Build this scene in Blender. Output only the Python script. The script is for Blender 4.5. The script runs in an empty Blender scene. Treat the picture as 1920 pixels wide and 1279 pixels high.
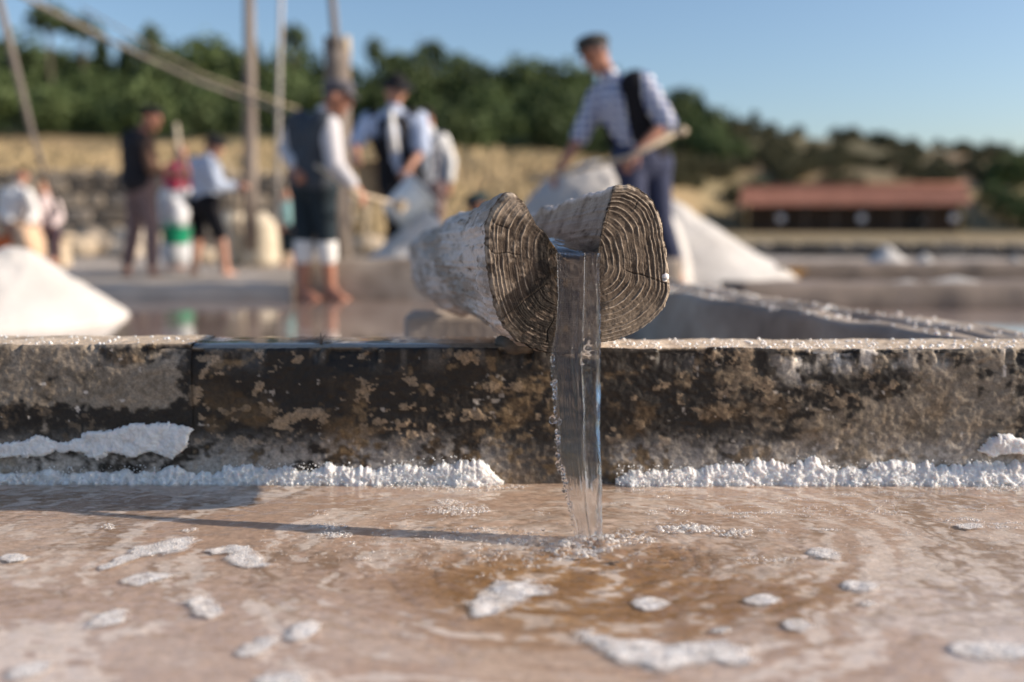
import bpy, bmesh, math, random
import numpy as np
from mathutils import Vector, Matrix

random.seed(7)
RNG = np.random.default_rng(11)
SC = bpy.context.scene
COL = SC.collection
R = math.radians

# ------------------------------------------------------------------ camera
H = 0.51
FPX = 1867.0
PITCH = math.atan((639.5 - 420.0) / FPX)
cam_d = bpy.data.cameras.new('camera')
cam = bpy.data.objects.new('camera', cam_d)
COL.objects.link(cam)
cam.location = (0, 0, H)
cam.rotation_euler = (math.pi / 2 - PITCH, 0, 0)
cam_d.sensor_width = 36.0
cam_d.lens = 36.0 * FPX / 1920.0
cam_d.clip_start = 0.05
cam_d.clip_end = 6000
cam_d.dof.use_dof = True
cam_d.dof.focus_distance = 1.75
cam_d.dof.aperture_fstop = 1.27
cam_d.dof.aperture_blades = 0
SC.camera = cam

# ------------------------------------------------------------------ light
SUN_EL = R(25)
SUN_TOWARDS_CAM = R(3.5)          # the sun stands to the right, a little on the camera's side
sdir = Vector((math.cos(SUN_EL) * math.cos(SUN_TOWARDS_CAM), -math.cos(SUN_EL) * math.sin(SUN_TOWARDS_CAM), math.sin(SUN_EL)))
sun_d = bpy.data.lights.new('sun', 'SUN')
sun_d.energy = 5.0
sun_d.angle = R(0.55)
sun_d.color = (1.0, 0.87, 0.72)
sun = bpy.data.objects.new('sun', sun_d)
COL.objects.link(sun)
sun.rotation_euler = sdir.to_track_quat('Z', 'Y').to_euler()
sun.location = (20, -4, 12)

world = bpy.data.worlds.new('World')
SC.world = world
world.use_nodes = True
wn = world.node_tree
for n in list(wn.nodes): wn.nodes.remove(n)
sky = wn.nodes.new('ShaderNodeTexSky'); sky.sky_type = 'NISHITA'
sky.sun_disc = False
sky.sun_elevation = SUN_EL
sky.sun_rotation = math.atan2(sdir.x, sdir.y)
sky.air_density = 1.0; sky.dust_density = 1.3; sky.ozone_density = 3.0
bg = wn.nodes.new('ShaderNodeBackground'); bg.inputs[1].default_value = 0.125
wo = wn.nodes.new('ShaderNodeOutputWorld')
wn.links.new(sky.outputs[0], bg.inputs[0]); wn.links.new(bg.outputs[0], wo.inputs[0])

SC.view_settings.view_transform = 'Standard'
SC.view_settings.look = 'None'
SC.view_settings.exposure = 0.33
SC.view_settings.gamma = 1.0
SC.view_settings.use_curve_mapping = False
SC.render.engine = 'CYCLES'
cy = SC.cycles
cy.use_denoising = True
cy.max_bounces = 14; cy.transmission_bounces = 12; cy.glossy_bounces = 5
cy.diffuse_bounces = 3; cy.transparent_max_bounces = 16
cy.sample_clamp_indirect = 4.0
cy.sample_clamp_direct = 0.0
cy.blur_glossy = 0.4

# ------------------------------------------------------------------ pixel -> place
CP, SP = math.cos(PITCH), math.sin(PITCH)
def ray(px, py):
    a = (px - 960.0) / FPX; b = -(py - 639.5) / FPX
    return (a, CP + b * SP, -SP + b * CP)
def at(px, py, Y):
    d = ray(px, py); t = Y / d[1]
    return Vector((d[0] * t, Y, H + d[2] * t))
def on(px, py, z=0.0):
    d = ray(px, py); t = (z - H) / d[2]
    return Vector((d[0] * t, d[1] * t, z))
def proj(X, Y, Z):
    zc = Y * CP - (Z - H) * SP
    yc = Y * SP + (Z - H) * CP
    return 960 + FPX * X / zc, 639.5 - FPX * yc / zc

# ------------------------------------------------------------------ noise
def _hash(ix, iy, iz, seed):
    h = (ix * 374761393 + iy * 668265263 + iz * 2147483647 + seed * 974711) & 0xffffffff
    h = ((h ^ (h >> 13)) * 1274126177) & 0xffffffff
    h = ((h ^ (h >> 16)) * 2246822519) & 0xffffffff
    h = h ^ (h >> 15)
    return (h & 0xffffff) / float(0xffffff)
def vn(x, y, z=0.0, seed=0):
    x, y, z = np.broadcast_arrays(np.asarray(x, float), np.asarray(y, float), np.asarray(z, float))
    ix, iy, iz = np.floor(x).astype(np.int64), np.floor(y).astype(np.int64), np.floor(z).astype(np.int64)
    fx, fy, fz = x - ix, y - iy, z - iz
    fx = fx * fx * (3 - 2 * fx); fy = fy * fy * (3 - 2 * fy); fz = fz * fz * (3 - 2 * fz)
    r = 0
    flat = not np.any(z)
    for dz in ((0,) if flat else (0, 1)):
        wz = 1.0 if flat else (fz if dz else 1 - fz)
        for dy in (0, 1):
            wy = fy if dy else 1 - fy
            for dx in (0, 1):
                wx = fx if dx else 1 - fx
                r = r + wx * wy * wz * _hash(ix + dx, iy + dy, iz + dz, seed)
    return r * 2 - 1
def fbm(x, y, z=0.0, seed=0, o=4, g=0.5):
    a, s, t = 1.0, 0.0, 0.0
    x = np.asarray(x, float); y = np.asarray(y, float)
    for i in range(o):
        s = s + a * vn(x + 17.3 * i, y - 9.1 * i, z, seed + i * 7); t += a
        a *= g; x = x * 2.03; y = y * 2.03; z = z * 2.03 if np.any(z) else z
    return s / t
def ss(e0, e1, x):
    t = np.clip((x - e0) / (e1 - e0), 0, 1); return t * t * (3 - 2 * t)
def mixc(a, b, t):
    return np.asarray(a) * (1 - t[..., None]) + np.asarray(b) * t[..., None]

# ------------------------------------------------------------------ mesh helpers
def link(o, parent=None):
    COL.objects.link(o)
    if parent is not None: o.parent = parent
    return o
def tag(o, label=None, cat=None, group=None, kind=None):
    if label: o['label'] = label
    if cat: o['category'] = cat
    if group: o['group'] = group
    if kind: o['kind'] = kind
    return o
def empty(name, loc, label=None, cat=None, group=None):
    o = bpy.data.objects.new(name, None); o.location = loc; o.empty_display_size = 0.1
    COL.objects.link(o); return tag(o, label, cat, group)
def mk(name, V, F, mat=None, parent=None, smooth=True, col=None, extra=None):
    """V (n,3) and F (m,k) arrays (k=3/4), or a list of face lists. Parent is an unrotated Empty: its place is taken off."""
    V = np.asarray(V, dtype=np.float64).reshape(-1, 3)
    if parent is not None:
        off = Vector((0, 0, 0)); p = parent
        while p is not None: off += p.location; p = p.parent
        V = V - np.array(off)
    me = bpy.data.meshes.new(name)
    if isinstance(F, np.ndarray):
        m, k = F.shape
        me.vertices.add(len(V)); me.vertices.foreach_set('co', V.astype(np.float32).ravel())
        me.loops.add(m * k); me.loops.foreach_set('vertex_index', F.astype(np.int32).ravel())
        me.polygons.add(m); me.polygons.foreach_set('loop_start', np.arange(0, m * k, k, dtype=np.int32))
        me.update(calc_edges=True)
    else:
        me.from_pydata([tuple(v) for v in V], [], F)
        me.update()
    me.polygons.foreach_set('use_smooth', np.full(len(me.polygons), smooth))
    if col is not None:
        c = np.ones((len(V), 4), np.float32); c[:, :3] = np.clip(col.reshape(-1, 3), 0, 1)
        a = me.color_attributes.new('Col', 'FLOAT_COLOR', 'POINT'); a.data.foreach_set('color', c.ravel())
    if extra is not None:
        for kx, v in extra.items():
            a = me.attributes.new(kx, 'FLOAT', 'POINT'); a.data.foreach_set('value', np.asarray(v, np.float32).ravel())
    if mat: me.materials.append(mat)
    o = bpy.data.objects.new(name, me)
    return link(o, parent)
def gridF(n, m, wrap=False):
    i = np.arange(n - 1)[:, None]; j = np.arange(m if wrap else m - 1)[None, :]
    j2 = (j + 1) % m
    return np.stack([i * m + j, i * m + j2, (i + 1) * m + j2, (i + 1) * m + j], -1).reshape(-1, 4)
class MB:
    def __init__(s): s.V = []; s.F = []; s.n = 0
    def add(s, V, F):
        V = np.asarray(V, float).reshape(-1, 3)
        for f in F: s.F.append([int(i) + s.n for i in f])
        s.V.append(V); s.n += len(V)
    def box(s, c, size, rot=None):
        c = np.array(c); h = np.array(size) / 2
        v = np.array([[x, y, z] for x in (-1, 1) for y in (-1, 1) for z in (-1, 1)], float) * h
        if rot is not None: v = v @ np.array(rot.to_3x3()).T
        s.add(v + c, [(0, 1, 3, 2), (4, 6, 7, 5), (0, 4, 5, 1), (2, 3, 7, 6), (0, 2, 6, 4), (1, 5, 7, 3)])
    def tube(s, pts, rads, seg=10, cap=True):
        pts = [Vector(p) for p in pts]
        if not hasattr(rads, '__len__'): rads = [rads] * len(pts)
        rings = []
        for i, p in enumerate(pts):
            d = (pts[min(i + 1, len(pts) - 1)] - pts[max(i - 1, 0)]).normalized()
            u = d.orthogonal().normalized() if i == 0 else (u - d * u.dot(d)).normalized()
            w = d.cross(u)
            rings.append([p + (u * math.cos(a) + w * math.sin(a)) * rads[i] for a in [2 * math.pi * k / seg for k in range(seg)]])
        V = [v for r in rings for v in r]
        F = [list(f) for f in gridF(len(pts), seg, True)]
        if cap: F += [list(range(seg))[::-1], [(len(pts) - 1) * seg + k for k in range(seg)]]
        s.add(V, F)
    def build(s, name, mat=None, parent=None, smooth=True):
        return mk(name, np.concatenate(s.V), s.F, mat, parent, smooth)
def ico(sub=1):
    bm = bmesh.new(); bmesh.ops.create_icosphere(bm, subdivisions=sub, radius=1)
    V = np.array([v.co[:] for v in bm.verts]); F = np.array([[v.index for v in f.verts] for f in bm.faces]); bm.free()
    return V, F
ICO1, ICO2, ICO3 = ico(1), ico(2), ico(3)
def half(I):
    V, F = I
    F = F[(V[F][:, :, 2] > -0.05).all(1)]
    return V, F
def scatter(base, P, S, jitter=0.0):
    """copies of one small closed shape at P with sizes S (n,3), as V,F arrays"""
    V, F = base; n = len(P)
    S = np.asarray(S, float)
    if S.ndim == 1: S = np.repeat(S[:, None], 3, 1)
    a = RNG.random(n) * 6.283
    ca, sa = np.cos(a), np.sin(a)
    v = np.repeat(V[None], n, 0)
    x = v[..., 0] * ca[:, None] - v[..., 1] * sa[:, None]; y = v[..., 0] * sa[:, None] + v[..., 1] * ca[:, None]
    v = np.stack([x, y, v[..., 2]], -1)
    if jitter: v = v * (1 + jitter * (RNG.random(v.shape[:2]) - .5))[..., None]
    v = v * S[:, None, :] + np.asarray(P)[:, None, :]
    return v.reshape(-1, 3), (F[None] + (np.arange(n) * len(V))[:, None, None]).reshape(-1, F.shape[1])

# ------------------------------------------------------------------ materials
def nm(name):
    m = bpy.data.materials.new(name); m.use_nodes = True
    nt = m.node_tree; b = nt.nodes.get('Principled BSDF')
    return m, nt, b
def N(nt, t, **k):
    n = nt.nodes.new(t)
    for a, v in k.items(): setattr(n, a, v)
    return n
def coords(nt, scale=(1, 1, 1)):
    tc = N(nt, 'ShaderNodeTexCoord'); mp = N(nt, 'ShaderNodeMapping'); mp.inputs['Scale'].default_value = scale
    nt.links.new(tc.outputs['Object'], mp.inputs[0]); return mp.outputs[0]
def noise_tex(nt, vec, scale, detail=5, rough=0.55):
    t = N(nt, 'ShaderNodeTexNoise'); t.inputs['Scale'].default_value = scale
    t.inputs['Detail'].default_value = detail; t.inputs['Roughness'].default_value = rough
    nt.links.new(vec, t.inputs['Vector']); return t.outputs[0]
def ramp(nt, fac, stops):
    r = N(nt, 'ShaderNodeValToRGB')
    e = r.color_ramp.elements
    while len(e) < len(stops): e.new(0.5)
    for i, (p, c) in enumerate(stops): e[i].position = p; e[i].color = (*c, 1)
    nt.links.new(fac, r.inputs[0]); return r.outputs[0]
def bump(nt, h, dist, b, strength=1.0):
    n = N(nt, 'ShaderNodeBump'); n.inputs['Distance'].default_value = dist; n.inputs['Strength'].default_value = strength
    nt.links.new(h, n.inputs['Height']); nt.links.new(n.outputs[0], b.inputs['Normal']); return n
def mat_noise(name, c1, c2, scale=8, rough=0.8, bscale=40, bdist=0.002, detail=6, stretch=(1, 1, 1), c3=None, spec=0.5):
    m, nt, b = nm(name)
    v = coords(nt, stretch)
    n1 = noise_tex(nt, v, scale, detail, 0.6)
    st = [(0.32, c1), (0.68, c2)] if c3 is None else [(0.28, c1), (0.5, c2), (0.72, c3)]
    nt.links.new(ramp(nt, n1, st), b.inputs['Base Color'])
    b.inputs['Roughness'].default_value = rough; b.inputs['Specular IOR Level'].default_value = spec
    if bdist: bump(nt, noise_tex(nt, v, bscale, 4), bdist, b)
    return m
def mat_attr(name, rough=0.8, fine=250, amount=0.25, bdist=0.0008, spec=0.4, wet=False):
    m, nt, b = nm(name)
    a = N(nt, 'ShaderNodeAttribute', attribute_name='Col')
    v = coords(nt)
    n1 = noise_tex(nt, v, fine, 5, 0.65)
    mr = N(nt, 'ShaderNodeMapRange'); mr.inputs[1].default_value = 0.3; mr.inputs[2].default_value = 0.7
    mr.inputs[3].default_value = 1 - amount; mr.inputs[4].default_value = 1 + amount
    nt.links.new(n1, mr.inputs[0])
    mx = N(nt, 'ShaderNodeVectorMath', operation='SCALE')
    nt.links.new(a.outputs['Color'], mx.inputs[0]); nt.links.new(mr.outputs[0], mx.inputs['Scale'])
    nt.links.new(mx.outputs[0], b.inputs['Base Color'])
    b.inputs['Specular IOR Level'].default_value = spec
    if wet:
        w = N(nt, 'ShaderNodeAttribute', attribute_name='wet')
        r = N(nt, 'ShaderNodeMapRange'); r.inputs[3].default_value = rough; r.inputs[4].default_value = 0.4
        nt.links.new(w.outputs['Fac'], r.inputs[0]); nt.links.new(r.outputs[0], b.inputs['Roughness'])
    else: b.inputs['Roughness'].default_value = rough
    bump(nt, n1, bdist, b)
    return m
def mat_plain(name, c, rough=0.7, var=0.15, scale=30, spec=0.4, bdist=0.001):
    c1 = tuple(x * (1 - var) for x in c); c2 = tuple(min(1, x * (1 + var)) for x in c)
    return mat_noise(name, c1, c2, scale, rough, scale * 3, bdist, spec=spec)
def mat_water(name, tint=(0.93, 0.9, 0.86), rough=0.03, bscale=60, bdist=0.0008, ior=1.33):
    m, nt, b = nm(name); nt.nodes.remove(b)
    out = nt.nodes.get('Material Output')
    v = coords(nt)
    bn = N(nt, 'ShaderNodeBump'); bn.inputs['Distance'].default_value = bdist
    nt.links.new(noise_tex(nt, v, bscale, 3), bn.inputs['Height'])
    ge = N(nt, 'ShaderNodeNewGeometry'); dt = N(nt, 'ShaderNodeVectorMath', operation='DOT_PRODUCT')   # Schlick reflectance, the same from both sides
    nt.links.new(bn.outputs[0], dt.inputs[0]); nt.links.new(ge.outputs['Incoming'], dt.inputs[1])
    def mth(op, a, b_=None):
        q = N(nt, 'ShaderNodeMath', operation=op)
        for k, v in enumerate((a, b_)):
            if v is None: continue
            if isinstance(v, (int, float)): q.inputs[k].default_value = v
            else: nt.links.new(v, q.inputs[k])
        return q.outputs[0]
    fr = mth('ADD', mth('MULTIPLY', mth('POWER', mth('SUBTRACT', 1.0, mth('ABSOLUTE', dt.outputs['Value'])), 5.0), 0.98), 0.02)
    tr = N(nt, 'ShaderNodeBsdfTransparent'); tr.inputs[0].default_value = (*tint, 1)
    gl = N(nt, 'ShaderNodeBsdfGlossy'); gl.inputs['Roughness'].default_value = rough; gl.inputs[0].default_value = (1, 1, 1, 1)
    mx = N(nt, 'ShaderNodeMixShader')
    nt.links.new(bn.outputs[0], gl.inputs['Normal'])
    nt.links.new(fr, mx.inputs[0]); nt.links.new(tr.outputs[0], mx.inputs[1]); nt.links.new(gl.outputs[0], mx.inputs[2])
    nt.links.new(mx.outputs[0], out.inputs['Surface'])
    return m

M = {}
M['water'] = mat_water('pan_water', rough=0.045, bscale=70, bdist=0.0007)
M['still'] = mat_water('still_water', tint=(0.8, 0.76, 0.74), rough=0.04, bscale=5, bdist=0.002)
M['film'] = mat_water('water_film', rough=0.03, bscale=30, bdist=0.0008)
m, nt, b = nm('falling_water'); b.inputs['Transmission Weight'].default_value = 1; b.inputs['IOR'].default_value = 1.33
b.inputs['Roughness'].default_value = 0.0; b.inputs['Base Color'].default_value = (0.97, 0.98, 1, 1); tr = N(nt, 'ShaderNodeBsdfTransparent'); mx = N(nt, 'ShaderNodeMixShader'); mx.inputs[0].default_value = .74; b.inputs['Specular IOR Level'].default_value = .3; b.inputs['Coat Weight'].default_value = .12; b.inputs['Coat Roughness'].default_value = .09; b.inputs['Coat IOR'].default_value = 1.33; nt.links.new(tr.outputs[0], mx.inputs[1]); nt.links.new(b.outputs[0], mx.inputs[2]); nt.links.new(mx.outputs[0], nt.nodes.get('Material Output').inputs[0]); M['glass'] = m
m, nt, b = nm('bubble'); nt.nodes.remove(b)
out = nt.nodes.get('Material Output')
lw = N(nt, 'ShaderNodeLayerWeight'); lw.inputs[0].default_value = 0.35
tr = N(nt, 'ShaderNodeBsdfTransparent'); gl = N(nt, 'ShaderNodeBsdfPrincipled'); gl.inputs['Base Color'].default_value = (.85, .83, .8, 1); gl.inputs['Roughness'].default_value = 0.06
gl.inputs['Specular IOR Level'].default_value = 1.0
mr = N(nt, 'ShaderNodeMapRange'); mr.inputs[3].default_value = 0.10; mr.inputs[4].default_value = 0.8
nt.links.new(lw.outputs['Facing'], mr.inputs[0])
mx = N(nt, 'ShaderNodeMixShader'); nt.links.new(mr.outputs[0], mx.inputs[0]); nt.links.new(tr.outputs[0], mx.inputs[1]); nt.links.new(gl.outputs[0], mx.inputs[2])
nt.links.new(mx.outputs[0], out.inputs['Surface']); M['bubble'] = m
M['salt'] = mat_noise('salt', (.68, .64, .61), (.86, .84, .82), 45, 0.75, 420, 0.0012, spec=0.35)
for n_ in M['salt'].node_tree.nodes:
    if n_.type == 'BSDF_PRINCIPLED': n_.inputs['Subsurface Weight'].default_value = .9; n_.inputs['Subsurface Radius'].default_value = (.012, .010, .009); n_.inputs['Subsurface Scale'].default_value = 1
M['salt_far'] = mat_noise('heaped_salt', (.48, .45, .42), (.61, .58, .55), 3, 0.8, 60, 0.008)
m, nt, b = nm('foam'); v_ = coords(nt)
vo = N(nt, 'ShaderNodeTexVoronoi'); vo.inputs['Scale'].default_value = 420; nt.links.new(v_, vo.inputs['Vector'])
nt.links.new(ramp(nt, noise_tex(nt, v_, 90, 3), [(.35, (.74, .66, .60)), (.65, (.88, .84, .80))]), b.inputs['Base Color'])
bump(nt, vo.outputs['Distance'], -.0012, b); b.inputs['Roughness'].default_value = .28
at_ = N(nt, 'ShaderNodeAttribute', attribute_name='fade'); tr = N(nt, 'ShaderNodeBsdfTransparent'); mx = N(nt, 'ShaderNodeMixShader')
nt.links.new(at_.outputs['Fac'], mx.inputs[0]); nt.links.new(tr.outputs[0], mx.inputs[1]); nt.links.new(b.outputs[0], mx.inputs[2]); nt.links.new(mx.outputs[0], nt.nodes.get('Material Output').inputs[0])
M['foam'] = m
M['wall'] = mat_attr('weathered_concrete', 0.75, 230, 0.3, 0.0012, 0.4, wet=True)
M['face'] = mat_attr('end_grain', 0.8, 420, 0.22, 0.0006, 0.3, wet=True)
M['bark'] = mat_attr('weathered_log', 0.85, 160, 0.2, 0.002, 0.3)
M['bed'] = mat_attr('pan_bed', 0.8, 90, 0.12, 0.0015, 0.3)
M['ground'] = mat_attr('ground', 0.9, 1.6, 0.2, 0.05, 0.2)
M['conc'] = mat_noise('old_concrete', (.17, .13, .10), (.31, .25, .20), 3.5, 0.8, 30, 0.004, c3=(.48, .41, .34))
M['conc2'] = mat_noise('pale_concrete', (.33, .27, .225), (.52, .445, .38), 2.5, 0.8, 30, 0.004)
M['conc3'] = mat_noise('shade_darkened_concrete', (.13, .10, .08), (.27, .21, .17), 2.5, .8, 30, .004)  # darker concrete, with the shade of the wall faces put into its colour
M['post'] = mat_noise('grey_timber', (.13, .10, .085), (.30, .25, .21), 12, 0.85, 60, 0.003, stretch=(1, 1, .12))
M['timber'] = mat_noise('pale_timber', (.42, .33, .23), (.60, .49, .36), 10, 0.7, 50, 0.002, stretch=(1, 1, .15))
M['leaf'] = mat_noise('leaf', (.045, .078, .028), (.09, .125, .045), 0.5, 0.7, 4, 0, c3=(.12, .155, .065), spec=.2)
M['leaf2'] = mat_noise('dark_leaf', (.030, .050, .020), (.068, .095, .037), 0.5, 0.7, 4, 0, c3=(.095, .12, .05), spec=.2)
M['scrub'] = mat_noise('scrub_leaf', (.05, .055, .028), (.12, .11, .06), 0.4, 0.8, 4, 0, spec=.2)
M['trunk'] = mat_plain('tree_bark', (.12, .09, .07), .9)

# ================================================================== GROUND AND HILL
fx = [-9000, -200, 0, 300, 600, 900, 1100, 1300, 1500, 1700, 1920, 2200, 12000]
f_y = [255, 258, 260, 266, 272, 286, 292, 312, 330, 345, 350, 352, 345]
c_y = [185, 186, 188, 196, 205, 215, 222, 236, 262, 282, 300, 305, 280]
def hill(k, D):
    """height of the land at direction k = X/Y and depth D"""
    px = 960 + k * FPX
    yf = np.interp(px, fx, f_y); yc = np.interp(px, fx, c_y)
    zf = H - (yf - 420) * 70 / FPX; zc = H - (yc - 420) * 108 / FPX
    z = np.zeros_like(D)
    d0 = np.interp(px, [1050, 1350], [24, 61]); t = np.clip((D - d0) / (70 - d0), 0, 1); z = zf * t ** 1.15
    t2 = ss(70, 108, D) * .35 + .65 * np.clip((D - 70) / 38, 0, 1); z = z + (zc - zf) * t2
    t3 = ss(110, 420, D); z = z * (1 - t3) + (zc * 0.25) * t3
    t4 = ss(500, 3000, D); z = z * (1 - t4)
    z = z + fbm(k * D / 9, D / 9, 0, 3) * np.clip((D - d0 - 2) / 30, 0, 1) * .7
    return z
def land(X, Y):
    X = np.atleast_1d(np.asarray(X, float)); Y = np.atleast_1d(np.asarray(Y, float))
    return hill(X / Y, Y)
Ds = np.concatenate([np.linspace(7.25, 24, 14), np.linspace(25, 130, 120), np.geomspace(135, 3500, 22)])
ks = np.concatenate([np.linspace(-3.2, -.7, 24)[:-1], np.linspace(-.7, .7, 220), np.linspace(.7, 3.2, 24)[1:]])
KK, DD = np.meshgrid(ks, Ds)
Z = hill(KK, DD); Z = np.where(DD < 24, 0.0 + 0.02 * fbm(KK * DD, DD, 0, 5), Z)
Z = Z - 0.004
XX = KK * DD
gold = np.array([.34, .24, .13]); straw = np.array([.26, .205, .115]); dirt = np.array([.36, .31, .26]); green = np.array([.07, .085, .035]); olive = np.array([.15, .13, .075])
n = fbm(XX / 7, DD / 12, 0, 21); n2 = fbm(XX / 1.7, DD / 2.5, 0, 22)
c = mixc(gold, straw, ss(-.3, .4, n + .4 * n2))
px = 960 + KK * FPX
hillm = ss(66, 76, DD + 4 * n)
right = ss(1250, 1500, px)
cc = mixc(green, green * .8, ss(-.2, .2, n2)); ccr = mixc(olive, np.array([.26, .18, .11]), ss(-.1, .25, fbm(XX / 9, DD / 6, 0, 31)))
c = mixc(c, cc * (1 - right[..., None]) + ccr * right[..., None], hillm)
rightf = right * ss(30, 50, DD) * (1 - hillm) * ss(-.1, .3, fbm(XX / 6, DD / 8, 0, 77))
c = mixc(c, olive, rightf)
c = mixc(mixc(dirt, np.array([.52, .47, .43]), ss(0, .4, n2)), c, ss(20, 27, DD + 2 * n2))
mk('ground', np.stack([XX, DD, Z], -1).reshape(-1, 3), gridF(*KK.shape), M['ground'], col=c)['kind'] = 'structure'
# low land under the near pans and behind the camera
q = MB(); q.add([(-3500, -3500, -.15), (3500, -3500, -.15), (3500, 3500, -.15), (-3500, 3500, -.15)], [(0, 1, 2, 3)])
o = q.build('ground_base', mat_noise('dry_earth', (.25, .2, .14), (.4, .32, .22), .5, .9, 5, .02)); tag(o, kind='structure')

# ================================================================== TREES
def crown_mesh(name, w, h, n, mat, shape='round', leaf=.45, seed=0):
    rg = np.random.default_rng(seed)
    d = rg.normal(size=(n, 3)); d /= np.linalg.norm(d, axis=1)[:, None]
    rr = rg.random(n) ** .45
    lump = 1 + .38 * fbm(d[:, 0] * 1.7 + seed, d[:, 1] * 1.7, d[:, 2] * 1.7 + 3.1, seed, 2)
    p = d * (rr * lump)[:, None]
    p[:, :2] *= w / 2
    if shape == 'round': p[:, 2] = p[:, 2] * h / 2 + h / 2
    elif shape == 'umbrella': p[:, 2] = np.abs(p[:, 2]) * h * .8 + h * .1 - (np.hypot(p[:, 0], p[:, 1]) / w) ** 2 * h * .35
    else:
        t = (p[:, 2] + 1) / 2; t = np.clip(t, 0, 1); p[:, 0] *= 1.25 * (1 - t) ** .8 + .05; p[:, 1] *= 1.25 * (1 - t) ** .8 + .05; p[:, 2] = t * h
    keep = fbm(p[:, 0] / w * 5 + 9, p[:, 1] / w * 5, p[:, 2] / w * 5 + .7, seed + 5, 2) > -.28
    p = p[keep]; n = len(p)
    a = rg.normal(size=(n, 3)); a /= np.linalg.norm(a, axis=1)[:, None]
    b_ = np.cross(a, rg.normal(size=(n, 3))); b_ /= np.linalg.norm(b_, axis=1)[:, None]
    s = leaf * (.6 + .8 * rg.random(n))[:, None]
    V = np.stack([p - a * s * .5, p + b_ * s * .4, p + a * s * .5, p - b_ * s * .4], 1).reshape(-1, 3)
    return V, np.arange(n * 4).reshape(-1, 4)
def trunk_mb(h, r, lean=0.0, limbs=4, top=0.6, w=2.0, seed=0):
    rg = random.Random(seed); mb = MB()
    pts = [(lean * t * h + .06 * h * math.sin(t * 3 + seed) * t, .04 * h * math.sin(t * 4) * t, h * t) for t in (0, .2, .4, .6, .8, 1)]
    mb.tube(pts, [r * (1.2 - .75 * t) for t in (0, .2, .4, .6, .8, 1)], 8)
    for i in range(limbs):
        t = top + (1 - top) * i / max(1, limbs); a = rg.random() * 6.28
        k = Vector(pts[min(5, int(t * 5) + 1)]) * .5 + Vector(pts[int(t * 5)]) * .5
        e = k + Vector((math.cos(a) * w * .4, math.sin(a) * w * .4, h * .18))
        mb.tube([k, k.lerp(e, .5) + Vector((0, 0, .02 * h)), e], [r * .45, r * .3, r * .12], 6)
    return mb
KINDS = {}
for kn, (w, h, th, shp, mat, n, sd) in dict(
        oak=(4.6, 4.2, 3.2, 'round', 'leaf', 620, 1), bushy=(3.8, 3.4, 2.2, 'round', 'leaf2', 520, 2), cypress=(2.0, 5.2, 2.0, 'cone', 'leaf2', 420, 3),
        stone_pine=(3.6, 1.7, 6.2, 'umbrella', 'leaf2', 420, 4), thin=(2.2, 2.2, 4.2, 'round', 'leaf2', 230, 5)).items():
    V, F = crown_mesh('crown', w, h, n, None, shp, .5, sd)
    base = {'oak': 1.4, 'bushy': .8, 'cypress': .4, 'stone_pine': 5.6, 'thin': 3.2}[kn]
    V = V + np.array([0, 0, base])
    cr = mk('crown', V, F, M[mat], None, True); tm = trunk_mb(th + (0.9 if kn == 'stone_pine' else .6), .14 if kn != 'oak' else .2, .03, 5, .6, w, sd).build('trunk', M['trunk'])
    KINDS[kn] = (cr.data, tm.data, base + h); bpy.data.objects.remove(cr); bpy.data.objects.remove(tm)
def tree(kn, px, topy, Y, label, group=None, wide=1.0):
    X = (px - 960) / FPX * Y; gz = float(land(X, Y)[0]) - .1
    top = at(px, topy, Y).z; s = max(.35, (top - gz) / KINDS[kn][2])
    r = empty(kn + '_tree', (X, Y, gz), label, 'tree', group)
    for nme, me in (('trunk', KINDS[kn][1]), ('crown', KINDS[kn][0])):
        o = bpy.data.objects.new(nme, me); link(o, r)
    r.scale = (s * wide, s * wide, s); r.rotation_euler[2] = random.random() * 6.28
    return r
G1 = 'separate trees on the skyline of the wooded hill'
tree('stone_pine', 118, 5, 92, 'dark flat-topped pine furthest left on the skyline, at the upper end of the slanting pole', G1, .9)
tree('stone_pine', 178, 28, 94, 'dark flat-topped pine crossed by the slanting pole on the left skyline', G1, .9)
tree('bushy', 66, 58, 98, 'rounded dark tree on the skyline beside the left frame edge', G1)
tree('thin', 302, 42, 100, 'spindly thin tree on the skyline right of the pines', G1, .6)
tree('oak', 340, 84, 98, 'broad oak on the skyline left of the tall weathered pole', G1)
tree('stone_pine', 563, 46, 100, 'tall rounded pine on the skyline left of the thick notched post', G1, .8)
tree('thin', 708, 68, 100, 'small bare-stemmed tree on the skyline right of the notched post', G1, .7)
tree('stone_pine', 813, 76, 102, 'open-crowned pine on the skyline above the black-hatted man', G1, 1.0)
tree('oak', 985, 100, 100, 'big dark tree on the skyline left of the capped man in checks', G1, 1.2)
tree('oak', 1045, 108, 101, 'wide dark tree right behind the head of the capped man in checks', G1, 1.25)
tree('bushy', 925, 128, 101, 'lower dark tree on the skyline where the hill starts to fall', G1, 1.1)
tree('cypress', 1283, 168, 100, 'pointed cypress standing right of the back of the man in checks', G1, 1.6)
tree('bushy', 1320, 200, 100, 'round tree next to the pointed cypress', G1, 1.2)
tree('cypress', 1372, 208, 104, 'small pointed tree on the falling skyline', G1)
tree('thin', 1405, 207, 104, 'small round-headed tree on the falling skyline', G1)
tree('bushy', 1622, 258, 107, 'lone shrub-like tree on the skyline above the tiled hut', G1)
tree('bushy', 1790, 262, 107, 'shrub-like tree on the skyline above the right end of the hut', G1, 1.3)
tree('cypress', 1836, 262, 107, 'small dark pointed tree on the far right skyline', G1)
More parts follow.
